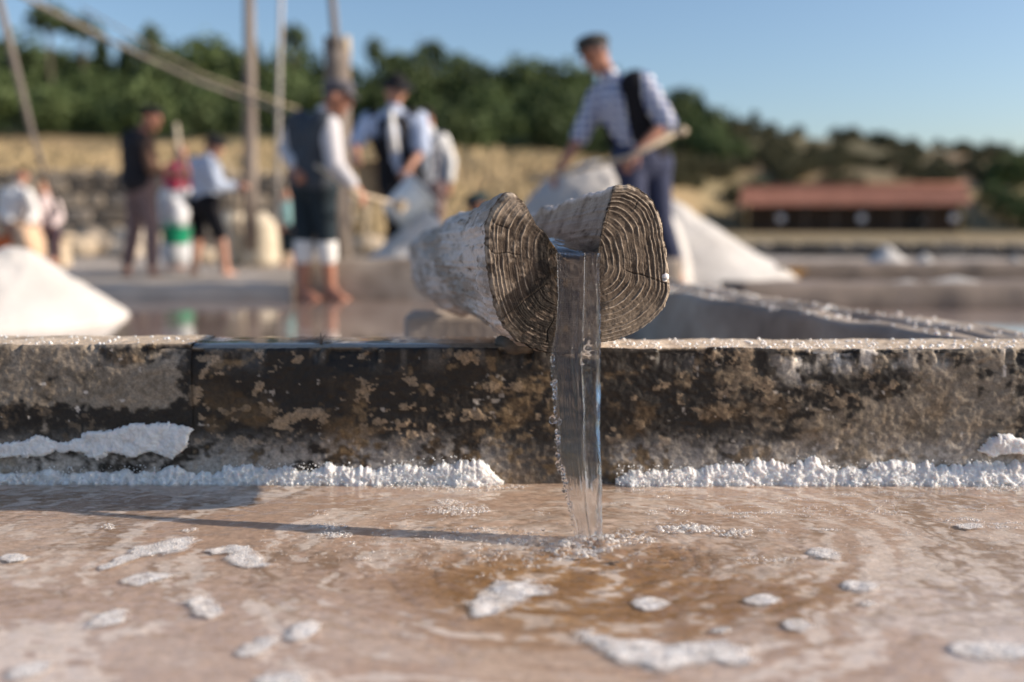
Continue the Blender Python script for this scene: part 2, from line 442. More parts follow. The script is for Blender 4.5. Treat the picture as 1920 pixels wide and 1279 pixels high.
def mass(name, spots, kinds, mats, label):
    Vs, Fs, n = [], [], 0
    for (X, Y, s) in spots:
        kn = random.choice(kinds); me = KINDS[kn][0]
        V = np.empty(len(me.vertices) * 3, np.float32); me.vertices.foreach_get('co', V); V = V.reshape(-1, 3)
        F = np.arange(len(V)).reshape(-1, 4)
        a = random.random() * 6.28; ca, sa = math.cos(a), math.sin(a)
        lo = V[:, 2].min() if kn in ('oak', 'bushy', 'cypress') else V[:, 2].min() - 1.5
        V = np.stack([V[:, 0] * ca - V[:, 1] * sa, V[:, 0] * sa + V[:, 1] * ca, V[:, 2] - lo * .8], -1) * s + np.array([X, Y, float(land(X, Y)[0]) - .2])
        Vs.append(V); Fs.append(F + n); n += len(V)
    o = mk(name, np.concatenate(Vs), np.concatenate(Fs), mats)
    return tag(o, label, name.replace('_', ' '), kind='stuff')
spots, spots2 = [], []
for Y in np.arange(71, 112, 4.2):
    for px in np.arange(-260, 1330, 3.0 * FPX / Y):
        p = px + random.uniform(-30, 30); y = Y + random.uniform(-2, 2)
        s = random.uniform(.6, 1.1) * (1.0 if p < 1150 else .8) * (1.0 if Y < 98 else 1.45 if p < 860 else 1.2)
        (spots if random.random() < .6 else spots2).append(((p - 960) / FPX * y, y, s))
mass('wood', spots, ['oak', 'bushy', 'oak', 'thin'], M['leaf'], 'mid green trees of the wood covering the hillside')
mass('evergreen_wood', spots2, ['oak', 'bushy', 'cypress'], M['leaf2'], 'darker evergreens mixed through the wood on the hillside')
sp = []
for i in range(800):
    px = random.uniform(1230, 2250); Y = random.uniform(62, 110)
    if float(fbm(px / 70, Y / 6, 0, 91)) + (px < 1400) * .3 + (Y > 103) * .5 < -.02: continue
    sp.append(((px - 960) / FPX * Y, Y, random.uniform(.14, .42)))
mass('scrub', sp, ['bushy', 'oak'], M['scrub'], 'grey green scrub dotted over the brown slope behind the hut')
sp = [((px - 960) / FPX * Y, Y, s) for px, Y, s in [(1850, 66, .55), (1880, 64, .6), (1915, 62, .7), (1950, 62, .7), (1990, 62, .7), (1870, 70, .7), (1900, 70, .7), (1940, 72, .7), (2050, 64, .7), (1410, 66, .35), (1425, 67, .3), (1350, 74, .5), (1375, 75, .6), (1330, 75, .5)]]
mass('thicket', sp, ['bushy', 'oak'], M['leaf'], 'leafy green thicket beyond the right end of the hut')
# dry grass on the field
P = []; 
for i in range(9000):
    px = random.uniform(-250, 1250); Y = random.uniform(26, 66); P.append(((px - 960) / FPX * Y, Y))
P = np.array(P); zz = hill(P[:, 0] / P[:, 1], P[:, 1]); n = len(P)
a = RNG.random(n) * 3.14; w = .12 + .15 * RNG.random(n); hh = .12 + .3 * RNG.random(n)
dx, dy = np.cos(a) * w, np.sin(a) * w
V = np.stack([np.stack([P[:, 0] - dx, P[:, 1] - dy, zz - .03], -1), np.stack([P[:, 0] + dx, P[:, 1] + dy, zz - .03], -1),
              np.stack([P[:, 0] + dx * .2 + .05, P[:, 1], zz + hh], -1)], 1).reshape(-1, 3)
tag(mk('dry_grass', V, np.arange(n * 3).reshape(-1, 3), mat_noise('dry_grass', (.36, .27, .14), (.52, .40, .24), .4, .9, 5, 0)), 'golden dry grass over the field below the wood', 'grass', kind='stuff')

# ================================================================== FRONT PAN WALL
YW = on(960, 905, 0).y          # front face of the near wall
TH = 0.17
def wall_profile(zt, step):
    zs = np.arange(-.06, zt - .006, step)
    pr = [(0.0, z, 0, -1) for z in zs]
    for a in np.linspace(0, math.pi / 2, 5): pr.append((.007 - .007 * math.cos(a), zt - .007 + .007 * math.sin(a), a, 0))
    for y in np.arange(.012, TH - .01, step * 1.3): pr.append((y, zt, 9, 0))
    for a in np.linspace(0, math.pi / 2, 4): pr.append((TH - .008 + .008 * math.sin(a), zt - .008 + .008 * math.cos(a), 9, 0))
    for z in np.linspace(zt - .03, -.1, 8): pr.append((TH, z, 9, 0))
    return np.array([(p[0], p[1]) for p in pr])
def wall_surface(X, z):
    """front-face relief: how far the face stands out towards the camera at (X, z)"""
    return .0035 * fbm(X * 9, z * 12, 0, 41) + .0016 * fbm(X * 50, z * 50, 0, 42, 3)
def make_slab(x0, x1, zt, lift, parent):
    xs = [x0]
    while xs[-1] < x1 - 1e-6: xs.append(min(x1, xs[-1] + (.0028 if -1.15 < xs[-1] < 1.15 else .03)))
    xs = np.array(xs); pr = wall_profile(zt, .0028)
    X = np.repeat(xs[:, None], len(pr), 1); Yp = np.repeat(pr[None, :, 0], len(xs), 0); Zp = np.repeat(pr[None, :, 1], len(xs), 0)
    front = ss(.012, 0, Yp); topm = ss(zt - .012, zt, Zp)
    disp = wall_surface(X, Zp) + .0028 * np.clip(fbm(X * 24 + 5, Zp * 36, 0, 58, 5), -.1, .5) + .0012 * fbm(X * 130, Zp * 130, 0, 49, 2)
    chip = ss(.05, .4, fbm(X * 16, Zp * 8, 0, 44) + .4 * fbm(X * 60, Zp * 30, 0, 45)) * ss(.05, 0, zt - Zp)
    Yn = YW + lift + Yp - disp * front + chip * .012 * front
    Zn = Zp + topm * (.0035 * fbm(X * 7, Yp * 9, 0, 46) + .0016 * fbm(X * 60, Yp * 60, 0, 47, 3)) - chip * front * topm * .009
    Xn = X + front * 0
    px = 960 + FPX * X / YW
    # colour
    n1 = fbm(X * 7, Zp * 10 + 3, 0, 51); n2 = fbm(X * 24, Zp * 32, 0, 52); n3 = fbm(X * 75, Zp * 95, 0, 53)
    tan = mixc((.29, .235, .18), (.21, .175, .14), ss(-.3, .4, n2)); grey = mixc((.27, .24, .21), (.19, .165, .14), ss(-.2, .4, n2 + .3 * n3))
    base = mixc((.16, .115, .07), (.085, .06, .036), ss(-.3, .3, n1 + .5 * n3))
    gm = np.interp(px, [0, 340, 360, 1150, 1500, 1700, 1920], [.9, .9, 0, .0, .4, .7, .8])
    cc = base * (1 - gm[..., None]) + grey * gm[..., None]
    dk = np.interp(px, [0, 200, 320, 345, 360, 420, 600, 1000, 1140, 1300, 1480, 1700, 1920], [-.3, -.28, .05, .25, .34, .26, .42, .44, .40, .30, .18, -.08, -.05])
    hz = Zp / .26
    dk = dk + np.where(px < 350, ss(.62, .45, hz + .08 * n2 - (350 - px) / 350 * .1) * .7, ss(.35, .75, hz) * .12 - .08)  # left slab dark below a slanting line: log's shadow put into the colour
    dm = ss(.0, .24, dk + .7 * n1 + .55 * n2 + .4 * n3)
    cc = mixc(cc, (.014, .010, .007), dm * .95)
    pale = ss(.30, .37, fbm(X * 24 + 5, Zp * 36, 0, 58, 5) + .6 * n3 + .16 * n1 - .05) * ss(.2, .4, hz)
    cc = mixc(cc, mixc((.40, .30, .21), (.33, .255, .185), ss(-.2, .2, n3)), pale * np.interp(px, [0, 350, 360, 1700, 1920], [.3, .3, .85, .5, .3]))
    brn = ss(.1, .4, fbm(X * 12, Zp * 14, 0, 63)) * ss(.9, .5, hz) * (px > 350)
    cc = mixc(cc, (.15, .095, .045), brn * .5)
    spk = ss(.60, .70, fbm(X * 55, Zp * 60, 0, 66, 3)) * np.interp(px, [0, 340, 400, 1300, 1920], [1, 1, .5, .5, .8])
    cc = mixc(cc, (.62, .58, .56), spk)
    # salt bloom towards the foot of the wall
    bl = ss(.46, .16, hz + .12 * n2 + .06 * n3) * np.interp(px, [0, 420, 900, 960, 1010, 1140, 1170, 1920], [.75, .6, .7, .2, .1, .15, .6, .75])
    cc = mixc(cc, (.56, .54, .54), bl * ss(-.35, .25, n2 + n3 * .6 + .1))
    drip = ss(.80, .97, hz) * ss(.05, .35, fbm(X * 26, Zp * 10, 0, 69)) * np.interp(px, [0, 1250, 1420, 1600, 1760, 1920], [.1, .1, .6, 1, .5, .5])
    drip = np.maximum(drip, ss(.70, .9, hz) * ss(.2, .35, fbm(X * 20 + 4, Zp * 22, 0, 70)) * np.interp(px, [0, 1440, 1500, 1680, 1760, 1920], [0, 0, .9, 1, 0, 0]))
    cc = mixc(cc, (.66, .63, .62), drip)
    # top face
    topc = mixc((.50, .42, .34), (.60, .53, .46), ss(-.2, .4, n2)); topc = mixc(topc, (.12, .10, .08), ss(.25, .6, fbm(X * 14, Yp * 14, 0, 72)) * .5)
    wettop = np.interp(px, [0, 330, 370, 1000, 1120, 1920], [0, 0, .8, .8, 0, 0])
    topc = mixc(topc, topc * .35, wettop)
    tm = np.maximum(topm * ss(.004, .012, Yp + .004 * n3), (Yp > .02))
    cc = mixc(cc, topc, tm)
    backm = (Yp > TH - .004).astype(float); cc = mixc(cc, (.2, .17, .14), backm)
    cc = cc * np.array([1.0, .92, .80]) * (1 + .45 * np.clip(fbm(X * 160, Zp * 160 + Yp * 160, 0, 74, 3), -.8, .8))[..., None] * np.where(tm > .5, 1.08, 1)[..., None]
    wet = np.clip(dm * .55 * np.interp(px, [0, 340, 360, 1300, 1500], [.3, .3, 1, 1, .5]) + wettop * tm, 0, 1) * (1 - pale * .6) * (1 - bl)
    V = np.stack([Xn, Yn, Zn], -1).reshape(-1, 3)
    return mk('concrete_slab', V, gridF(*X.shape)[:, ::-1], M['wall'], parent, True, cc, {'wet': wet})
XJ = (352 - 960) / FPX * YW
ZTL = at(200, 646, YW).z; ZTR = at(1500, 654, YW).z
wl = empty('pan_wall', (0, YW, 0), 'low stained concrete wall across the picture with the wooden spout lying over it', 'wall')
make_slab(-2.9, XJ, ZTL, -.003, wl); make_slab(XJ - .004, 2.9, ZTR, 0, wl)
ZT = ZTR
# wet film on the wall top left of the spout
n1_, m1_ = 90, 16
U, W = np.meshgrid(np.linspace(0, 1, n1_), np.linspace(0, 1, m1_), indexing='ij')
X = XJ - .035 + U * (.03 - XJ + .1); 
wob = .01 * fbm(U * 22, W * 0, 0, 81)
Y = YW + .004 + W * (TH - .012) + wob * (W - .5)
Zf = ZT + .0075 + .0012 * fbm(X * 20, Y * 20, 0, 82) - .006 * ss(.12, 0, np.minimum(W, 1 - W)) - .006 * ss(.03, 0, np.minimum(U, 1 - U))
tag(mk('water_film', np.stack([X, Y, Zf], -1).reshape(-1, 3), gridF(n1_, m1_)[:, ::-1], M['film']), 'thin sheet of spilt water lying on top of the wall left of the spout', 'puddle', kind='stuff')
# dead twig / spiky bit on the wall top
mb = MB(); p0 = at(603, 645, YW + .03); p0.z = ZT + .006
for a, l in ((0.2, .022), (1.2, .025), (2.1, .02), (2.9, .018), (1.6, .028)):
    mb.tube([p0, p0 + Vector((math.cos(a) * l * .5, -.003, math.sin(a) * l * .6)), p0 + Vector((math.cos(a) * l, 0, math.sin(a) * l * .8))], [.0018, .0014, .0006], 5)
tag(mb.build('twig_tuft', M['post']), 'tiny dark spiky tuft of twigs on the wet wall top', 'twig')

# salt encrusting the wall
def inside(poly, x, y):
    c = np.zeros(x.shape, bool); n = len(poly)
    for i in range(n):
        x1, y1 = poly[i]; x2, y2 = poly[(i + 1) % n]
        cond = ((y1 > y) != (y2 > y)) & (x < (x2 - x1) * (y - y1) / (y2 - y1 + 1e-12) + x1); c ^= cond
    return c
def sdist(poly, x, y):
    d = np.full(x.shape, 1e9); n = len(poly)
    for i in range(n):
        x1, y1 = poly[i]; x2, y2 = poly[(i + 1) % n]
        dx, dy = x2 - x1, y2 - y1; t = np.clip(((x - x1) * dx + (y - y1) * dy) / (dx * dx + dy * dy + 1e-12), 0, 1)
        d = np.minimum(d, np.hypot(x - x1 - t * dx, y - y1 - t * dy))
    return np.where(inside(poly, x, y), d, -d)
def keep_faces(V, F, mask):
    F = F[mask[F].all(1)]; used = np.unique(F); mp = np.full(len(V), -1); mp[used] = np.arange(len(used))
    return V[used], mp[F]
def salt_shelf(poly_px, thick, label, seed, parent=None):
    wp = [(at(a, b_, YW).x, at(a, b_, YW).z) for a, b_ in poly_px]
    xs = np.arange(min(p[0] for p in wp) - .01, max(p[0] for p in wp) + .01, .0016); zs = np.arange(min(p[1] for p in wp) - .01, max(p[1] for p in wp) + .01, .0016)
    X, Zz = np.meshgrid(xs, zs, indexing='ij')
    d = sdist(wp, X, Zz) + .014 * fbm(X * 28, Zz * 45, 0, seed, 5) + .003 * fbm(X * 200, Zz * 200, 0, seed + 3, 2)
    hgt = thick * np.clip(d, 0, .006) ** .5 / .006 ** .5 * (1 + .6 * fbm(X * 45, Zz * 60, 0, seed + 1)) + .0012 * fbm(X * 260, Zz * 260, 0, seed + 2, 2) * (d > .001)
    Yv = YW - .003 - wall_surface(X, Zz) - hgt
    V = np.stack([X, Yv, Zz], -1).reshape(-1, 3); V, F = keep_faces(V, gridF(*X.shape)[:, ::-1], (d > -.0008).ravel())
    return tag(mk('salt_crust', V, F, M['salt']), label, 'salt crust')
salt_shelf([(-60, 835), (0, 826), (60, 818), (130, 822), (180, 806), (240, 800), (300, 783), (335, 792), (360, 808), (352, 838), (330, 856), (270, 852), (200, 856), (140, 848), (60, 853), (0, 858), (-60, 862)], .008,
           'long white salt shelf stuck to the left part of the wall above the waterline', 101)
salt_shelf([(1836, 842), (1862, 822), (1890, 814), (1930, 818), (1990, 812), (2010, 840), (1960, 856), (1900, 850), (1868, 856), (1845, 852)], .014,
           'small lumpy salt crust stuck to the wall at the right frame edge', 111)
def bx(px): return (px - 960) / FPX * YW
def foot_crust(x0, x1, hfun, label, seed, nb):
    xs = np.arange(x0, x1, .0014); vs = np.linspace(0, 1, 46)
    X, Vv = np.meshgrid(xs, vs, indexing='ij')
    px = 960 + FPX * X / YW; hh = np.interp(px, *hfun[0]); pr = np.interp(px, *hfun[1])
    end = ss(0, .03, X - x0) * ss(0, .03, x1 - X)
    hh = .82 * hh * (1 + .75 * fbm(X * 22, 0 * X, 0, seed, 5, .7)) * (.3 + .7 * end); pr = pr * .55 * (1 + .7 * fbm(X * 18, 0 * X + 3, 0, seed + 1, 3)) * end
    Zz = -.006 + Vv * (hh + .006)
    prof = pr * (1 - Vv) ** .8 + .003
    bil = np.abs(fbm(X * 75, Zz * 80, 0, seed + 2, 2)); bil = (1 - bil * 2.2)
    lump = .0032 * np.clip(bil, -.6, 1) + .0052 * fbm(X * 120, Zz * 120, 0, seed + 3, 4, .62)
    Yv = YW - .003 - wall_surface(X, Zz) - np.clip(prof + lump * (.5 + .8 * (1 - Vv)) - .006 * ss(.75, 1, Vv), -.006, 1)
    mk_ = mk('salt_crust', np.stack([X, Yv, Zz + .002 * lump / .006], -1).reshape(-1, 3), gridF(*X.shape)[:, ::-1], M['salt'])
    tag(mk_, label, 'salt crust', kind='stuff')
    # crumbs of salt
    xi = RNG.uniform(x0, x1, nb); xi = xi[fbm(xi * 30, 0 * xi, 0, seed + 9, 2) + .55 > RNG.random(nb) * .9]; nb = len(xi); v = RNG.random(nb) ** 1.1; pxi = 960 + FPX * xi / YW
    h_ = np.interp(pxi, *hfun[0]) * 1.25; p_ = np.interp(pxi, *hfun[1])
    P = np.stack([xi, YW - .004 - p_ * (1 - v) ** .8 * (.8 + .3 * RNG.random(nb)), v * h_ * .85], -1)
    Vb, Fb = scatter(ICO1, P + np.array([0, .001, 0]), .0006 + .0017 * RNG.random(nb) ** 2, .5)
    tag(mk('salt_crumbs', Vb, Fb, M['salt']), label.replace('crust', 'crumbs'), 'salt', kind='stuff')
foot_crust(bx(-80), bx(945), (([-80, 200, 500, 700, 820, 880, 940], [.032, .034, .036, .040, .052, .050, .020]), ([-80, 300, 600, 800, 900, 945], [.010, .010, .014, .024, .034, .012])),
           'white salt crust along the foot of the wall left of the falling water', 121, 1700)
foot_crust(bx(1158), bx(2000), (([1158, 1250, 1400, 1500, 1600, 1920, 2000], [.034, .036, .044, .052, .040, .046, .04]), ([1158, 1200, 1400, 1600, 1920, 2000], [.020, .026, .026, .022, .026, .02])),
           'white salt crust along the foot of the wall right of the falling water', 131, 1500)
# salt grains on the wall top right of the spout, and at the lip left
nb = 800
xi = np.concatenate([RNG.uniform(.16, 1.12, nb - 140), RNG.uniform(-1.1, XJ, 140)]); yi = YW + .004 + RNG.random(nb) ** 1.2 * (TH - .02)
V, F = scatter(ICO1, np.stack([xi, yi, np.where(xi > 0, ZTR, ZTL) + .001 + 0 * xi], -1), .0008 + .0036 * RNG.random(nb) ** 3.5, .5)
tag(mk('salt_grains', V, F, M['salt']), 'loose white salt grains strewn along the wall top', 'salt', kind='stuff')

# ================================================================== NEAR PAN: bed, water, foam
SPL = on(1108, 1030, 0)
def wz(X, Y):
    dx, dy = X - SPL.x, Y - SPL.y; rr = np.hypot(dx, dy); th = np.arctan2(dy, dx)
    wob = fbm(X * 9, Y * 9, 0, 211)
    rip = np.sin(rr * 2 * math.pi / .034 + 6.0 * wob) * .0011 * np.exp(-rr / .3) * ss(.02, .06, rr) + np.sin(rr * 2 * math.pi / .058 + 6 * wob + 1) * .0007 * np.exp(-rr / .6)
    rip = rip * (.6 + .6 * ss(-1.4, .6, -th))
    chop = .0034 * fbm(X * 22, Y * 34, 0, 212) * np.exp(-(rr / .55) ** 2) +   .0015 * fbm(X * 16 + 2 * wob, Y * 36, 0, 213) + .0009 * fbm(X * 60, Y * 90, 0, 214, 2)
    dent = -.006 * np.exp(-(rr / .02) ** 2) + .009 * np.exp(-((rr - .04) / .014) ** 2) * (.6 + .8 * fbm(th * 3, rr * 20, 0, 215))
    return rip + chop + dent
def pan_grid(x0, x1, y0, y1, sx, sy):
    return np.meshgrid(np.arange(x0, x1, sx), np.arange(y0, y1, sy), indexing='ij')
X, Y = pan_grid(-1.5, 1.5, .7, YW + .03, .004, .004)
dx, dy = X - SPL.x, Y - SPL.y; rr = np.hypot(dx, dy); th = np.arctan2(dy, dx)
pxx, pyy = proj(X, Y, 0)
n1 = fbm(X * 4, Y * 7, 0, 201); n2 = fbm(X * 14, Y * 24, 0, 202); n3 = fbm(X * 50, Y * 90, 0, 203, 3)
pol = fbm(rr * 34 + .9 * n2, th * 2.6, 0, 204); pol2 = fbm(rr * 80 + n2, th * 4, 0, 205)
rn_ = rr * (1 + .15 * np.cos(th))
wx = 1.0 * fbm(X * 2.2, Y * 3, 0, 230, 2); fl = fbm(rn_ * 13 + 2.4 * wx + 1.0 * n2, th * 1.5 + 1.4 * wx, 0, 221, 5); fl2 = fbm(rn_ * 38 + 3 * wx + 1.2 * n2, th * 2.6 + 1.2 * n1, 0, 222, 4)
c = mixc((.52, .385, .30), (.66, .545, .465), ss(-.3, .35, n1 * .5 + fl))
golden = ss(1.05, .4, np.hypot((X - .17) / .40, (Y - 1.36) / .24) + .35 * fl); c = mixc(c, mixc((.30, .165, .06), (.44, .27, .125), ss(-.2, .3, fl2)), golden * .95)
c = mixc(c, (.60, .485, .42), ss(.0, -.6, X) * ss(1.6, 1.2, Y) * .6)
c = mixc(c, (.80, .75, .72), ss(.15, .75, X) * ss(1.85, 1.4, Y) * (.25 + .75 * ss(-.1, .3, fl)) * .8)
c = mixc(c, (.25, .155, .085), ss(.06, .38, fl + .5 * fl2 + .3 * n3) * .7 * ss(1.05, 1.45, Y))
c = mixc(c, (.88, .82, .77), ss(.06, .30, fl2 + .5 * n3 - .05 + .3 * n1) * .7)
c = mixc(c, (.30, .19, .11), ss(.5, .2, rr) * ss(.0, .35, n3 + .5 * n2) * .5)
lu = c.mean(-1, keepdims=True); c = (c * .95 + lu * .05) * np.array([1.0, .975, .97])
mk('pan_floor', np.stack([X, Y, .25 * wz(X, Y) - .0024], -1).reshape(-1, 3), gridF(*X.shape)[:, ::-1], M['bed'], col=c)['kind'] = 'structure'
X, Y = pan_grid(-1.5, 1.5, .7, YW + .03, .0035, .0035)
mk('pan_water', np.stack([X, Y, wz(X, Y)], -1).reshape(-1, 3), gridF(*X.shape)[:, ::-1], M['water'])['kind'] = 'structure'
# the pan beyond the picture's edges
for nme, z, mt in (('pan_floor', -.006, mat_noise('pan_silt', (.38, .28, .2), (.55, .45, .37), 6, .8, 60, .002)), ('pan_water', -.001, M['still'])):
    mb = MB()
    for (a, b_, c_, d_) in ((-2.9, -1.4965, -1.0, YW + .03), (1.4965, 2.9, -1.0, YW + .03), (-1.4965, 1.4965, -1.0, .702)):
        mb.add([(a, c_, z), (b_, c_, z), (b_, d_, z), (a, d_, z)], [(0, 1, 2, 3)])
    tag(mb.build(nme, mt), kind='structure')
def bubbles(P, r, base=None):
    return scatter(base or half(ICO2), P, np.stack([r, r, r * .8], -1))
def foam_patch(poly, label, dens, seed, name='foam_patch', thick=.0006):
    wp = [tuple(on(a, b_, 0)[:2]) for a, b_ in poly]
    xa, xb = min(p[0] for p in wp) - .01, max(p[0] for p in wp) + .01; ya, yb = min(p[1] for p in wp) - .01, max(p[1] for p in wp) + .01
    st = .0024
    X, Y = np.meshgrid(np.arange(xa, xb, st), np.arange(ya, yb, st), indexing='ij')
    sc = min(xb - xa, yb - ya)
    d = sdist(wp, X, Y) + .13 * sc * fbm(X * 30, Y * 30, 0, seed, 2) + .0015 * fbm(X * 160, Y * 160, 0, seed + 1, 2)
    holes = ss(.22, .4, fbm(X * 80, Y * 80, 0, seed + 8, 2)) * .004
    d = d - holes + .006
    h = wz(X, Y) + .0004 + thick * np.sqrt(np.clip(d, 0, .01) / .01) * (1 + .3 * fbm(X * 120, Y * 120, 0, seed + 2, 2))
    V, F = keep_faces(np.stack([X, Y, h], -1).reshape(-1, 3), gridF(*X.shape)[:, ::-1], (d > -.001).ravel())
    r = empty(name, (sum(p[0] for p in wp) / len(wp), sum(p[1] for p in wp) / len(wp), 0), label, 'foam')
    if len(F):
        mp_ = (d > -.001).ravel(); Fg = gridF(*X.shape); Fg = Fg[mp_[Fg].all(1)]; us = np.unique(Fg)
        mk('froth', V, F, M['foam'], r, True, None, {'fade': ss(-.001, max(.005, .45 * float(d.max())), d.ravel()[us]) * (.88 + .5 * fbm(X * 60, Y * 60, 0, seed + 4).ravel()[us])})
    area = (xb - xa) * (yb - ya); nb = int(area * dens)
    bx_, by_ = RNG.uniform(xa, xb, nb), RNG.uniform(ya, yb, nb)
    dd = sdist(wp, bx_, by_) + .13 * sc * fbm(bx_ * 30, by_ * 30, 0, seed, 2); k = dd > -.004 * RNG.random(len(dd))
    bx_, by_, dd = bx_[k], by_[k], dd[k]; rad = .0007 + .0019 * RNG.random(len(bx_)) ** 2.5
    Vb, Fb = bubbles(np.stack([bx_, by_, wz(bx_, by_) + thick * np.sqrt(np.clip(dd, 0, .01) / .01) * .9], -1), rad)
    b_ = mk('bubbles', Vb, Fb, M['bubble'], r); b_['kind'] = 'stuff'
    return r
def ell(cx, cy, rx, ry, tilt=0.0, n=16):
    t = math.radians(tilt); out_ = []
    for i in range(n):
        a = 2 * math.pi * i / n; x, y = rx * math.cos(a), ry * math.sin(a)
        out_.append((cx + x * math.cos(t) + y * math.sin(t), cy - x * math.sin(t) + y * math.cos(t)))
    return out_
FP = [
 ([(192, 1062), (230, 1040), (290, 1018), (350, 1006), (382, 1012), (360, 1028), (300, 1040), (240, 1055), (200, 1066)], 'long slanting streak of foam on the shallow water at left'),
 ([(398, 1030), (440, 1022), (478, 1028), (488, 1042), (508, 1058), (470, 1067), (436, 1058), (430, 1040)], 'bent foam patch right of the long slanting streak'),
 (ell(272, 1085, 42, 10, 8), 'small oval foam patch under the long slanting streak'),
 (ell(205, 1160, 42, 12, 18), 'blurred pale foam patch low at left, under the small oval one'),
 ([(350, 1130), (375, 1118), (400, 1126), (415, 1145), (395, 1162), (368, 1156)], 'blurred rounded foam patch in the left foreground, above the paired ones'),
 (ell(483, 1213, 42, 15, 20), 'lower left one of two blurred slanting foam patches'),
 (ell(570, 1182, 32, 14, 25), 'upper right one of two blurred slanting foam patches'),
 ([(872, 1155), (895, 1115), (920, 1090), (985, 1088), (1030, 1098), (1036, 1112), (990, 1130), (930, 1148), (890, 1160)], 'bright foam patch with holes, just left of and below the splash'),
 (ell(1222, 1133, 28, 13), 'round bubbly foam spot right of the bright holed patch'),
 (ell(1428, 1123, 29, 9), 'flat foam spot on the rippled water at right of centre'),
 (ell(1494, 1171, 28, 11, -5), 'oval foam spot above the right tip of the largest patch'),
 ([(1085, 1186), (1110, 1184), (1160, 1200), (1230, 1203), (1300, 1196), (1360, 1200), (1415, 1222), (1424, 1240), (1395, 1252), (1340, 1240), (1300, 1262), (1250, 1266), (1180, 1244), (1130, 1222), (1092, 1200)], 'largest foam patch, wide and bent, at the bottom of the picture'),
 (ell(1865, 1220, 78, 19, -4), 'blurred broad foam patch at the lower right frame edge'),
 (ell(1545, 1038, 29, 9, -12), 'small foam spot on the water halfway to the right'),
 (ell(1612, 1100, 30, 9, -8), 'faint foam spot on the right, below the small one halfway out'),
 (ell(1818, 987, 22, 5), 'tiny foam spot far right near the wall'),
 (ell(525, 1276, 48, 16), 'blurred foam patch cut by the bottom frame edge at left'),
 (ell(58, 1258, 44, 14, 12), 'blurred foam patch in the lower left corner'),
 (ell(28, 1047, 28, 8), 'faint foam spot at the left frame edge'),
]
for i, (poly, lab) in enumerate(FP): foam_patch(poly, lab, 30000, 300 + 11 * i)
# bubbles that belong to no patch, with tiny ones added as sun glints
Ps, Rs = [], []
def bub(n, cx, cy, rx, ry, rmin, rmax, p=2.0, tilt=0):
    t = math.radians(tilt)
    for _ in range(n):
        a = random.random() * 6.283; q = random.random() ** .6
        x, y = q * rx * math.cos(a), q * ry * math.sin(a)
        v = on(cx + x * math.cos(t) + y * math.sin(t), cy - x * math.sin(t) + y * math.cos(t), 0)
        if v.y > YW - .004: continue
        Ps.append((v.x, v.y, .0004)); Rs.append(rmin + (rmax - rmin) * random.random() ** p)
bub(260, 860, 957, 62, 12, .0014, .0032); bub(60, 838, 941, 24, 5, .0014, .003)
bub(90, 618, 986, 36, 6, .0012, .0026); bub(110, 628, 1003, 34, 6, .0014, .0028)
bub(40, 205, 988, 16, 6, .0012, .003); bub(30, 357, 994, 16, 4, .0012, .003)
bub(500, 850, 912, 140, 8, .0012, .0035); bub(500, 1800, 903, 140, 16, .0014, .0036); bub(260, 1880, 912, 60, 10, .0014, .0036)
bub(350, 1350, 906, 220, 4, .001, .003)
bub(260, 1090, 1030, 70, 20, .0010, .006, 3); bub(260, 1000, 1036, 130, 26, .0008, .0034, 3); bub(220, 930, 1004, 130, 16, .0008, .0028, 3)
for _ in range(34): bub(26, random.uniform(1150, 1910), random.uniform(918, 1000), random.uniform(14, 46), random.uniform(2, 5), .0007, .0026, 2)  # small clusters added as sparkle on the right-hand water
for _ in range(16): bub(18, random.uniform(560, 1040), random.uniform(960, 1080), random.uniform(14, 46), random.uniform(3, 6), .0007, .0024, 2)
bub(150, 1290, 992, 60, 8, .0016, .006, 2, 0); bub(90, 1375, 1000, 40, 8, .0014, .005); bub(120, 1180, 1012, 60, 9, .0014, .005)
bub(160, 1480, 960, 150, 12, .001, .0026, 3); bub(140, 1720, 950, 160, 18, .001, .0026, 3); bub(200, 700, 1040, 260, 40, .0008, .0022, 3)
bub(40, 1350, 1181, 18, 6, .002, .003); bub(40, 1630, 1132, 16, 5, .0016, .003); bub(60, 1440, 1050, 60, 8, .001, .003)
bub(900, 1450, 1010, 420, 80, .0006, .0016, 2.5); bub(500, 1700, 1000, 260, 90, .0006, .0018, 2.5); bub(700, 800, 1010, 320, 60, .0006, .0018, 2.5)  # tiny beads spread wide to glitter like sun glints
Ps = np.array(Ps); Ps[:, 2] = wz(Ps[:, 0], Ps[:, 1]) - .0002
V, F = bubbles(Ps, np.array(Rs))
tag(mk('bubbles', V, F, M['bubble']), 'loose bubbles and added glint specks scattered over the shallow water and round the splash', 'bubbles', kind='stuff')

# ================================================================== WOODEN SPOUT
YF = 1.72
AX = R(12)
FC = at(1080, 505, YF)
fu = Vector((math.cos(AX), math.sin(AX), 0)); fn = Vector((math.sin(AX), -math.cos(AX), 0))   # face: right and outward
OUT = [(957, 359), (946, 361), (938, 369), (922, 390), (911, 415), (909, 448), (911, 486), (916, 522), (923, 558), (932, 587), (944, 614), (965, 638), (994, 653), (1024, 661), (1045, 663),
       (1085, 657), (1125, 645), (1155, 638), (1191, 626), (1220, 605), (1247, 578), (1259, 549), (1256, 513), (1252, 466), (1246, 439), (1240, 403), (1226, 376), (1205, 356), (1182, 346), (1152, 348),
       (1145, 372), (1137, 400), (1129, 430), (1127, 460), (1119, 476), (1092, 482), (1075, 486), (1060, 484), (1046, 474), (1032, 449), (1018, 430), (1006, 421), (994, 409), (988, 391), (977, 373), (966, 362)]
def to_face(px, py):
    d = Vector(ray(px, py)); t = (FC - Vector((0, 0, H))).dot(fn) / d.dot(fn); p = Vector((0, 0, H)) + d * t - FC
    return p.dot(fu), p.z
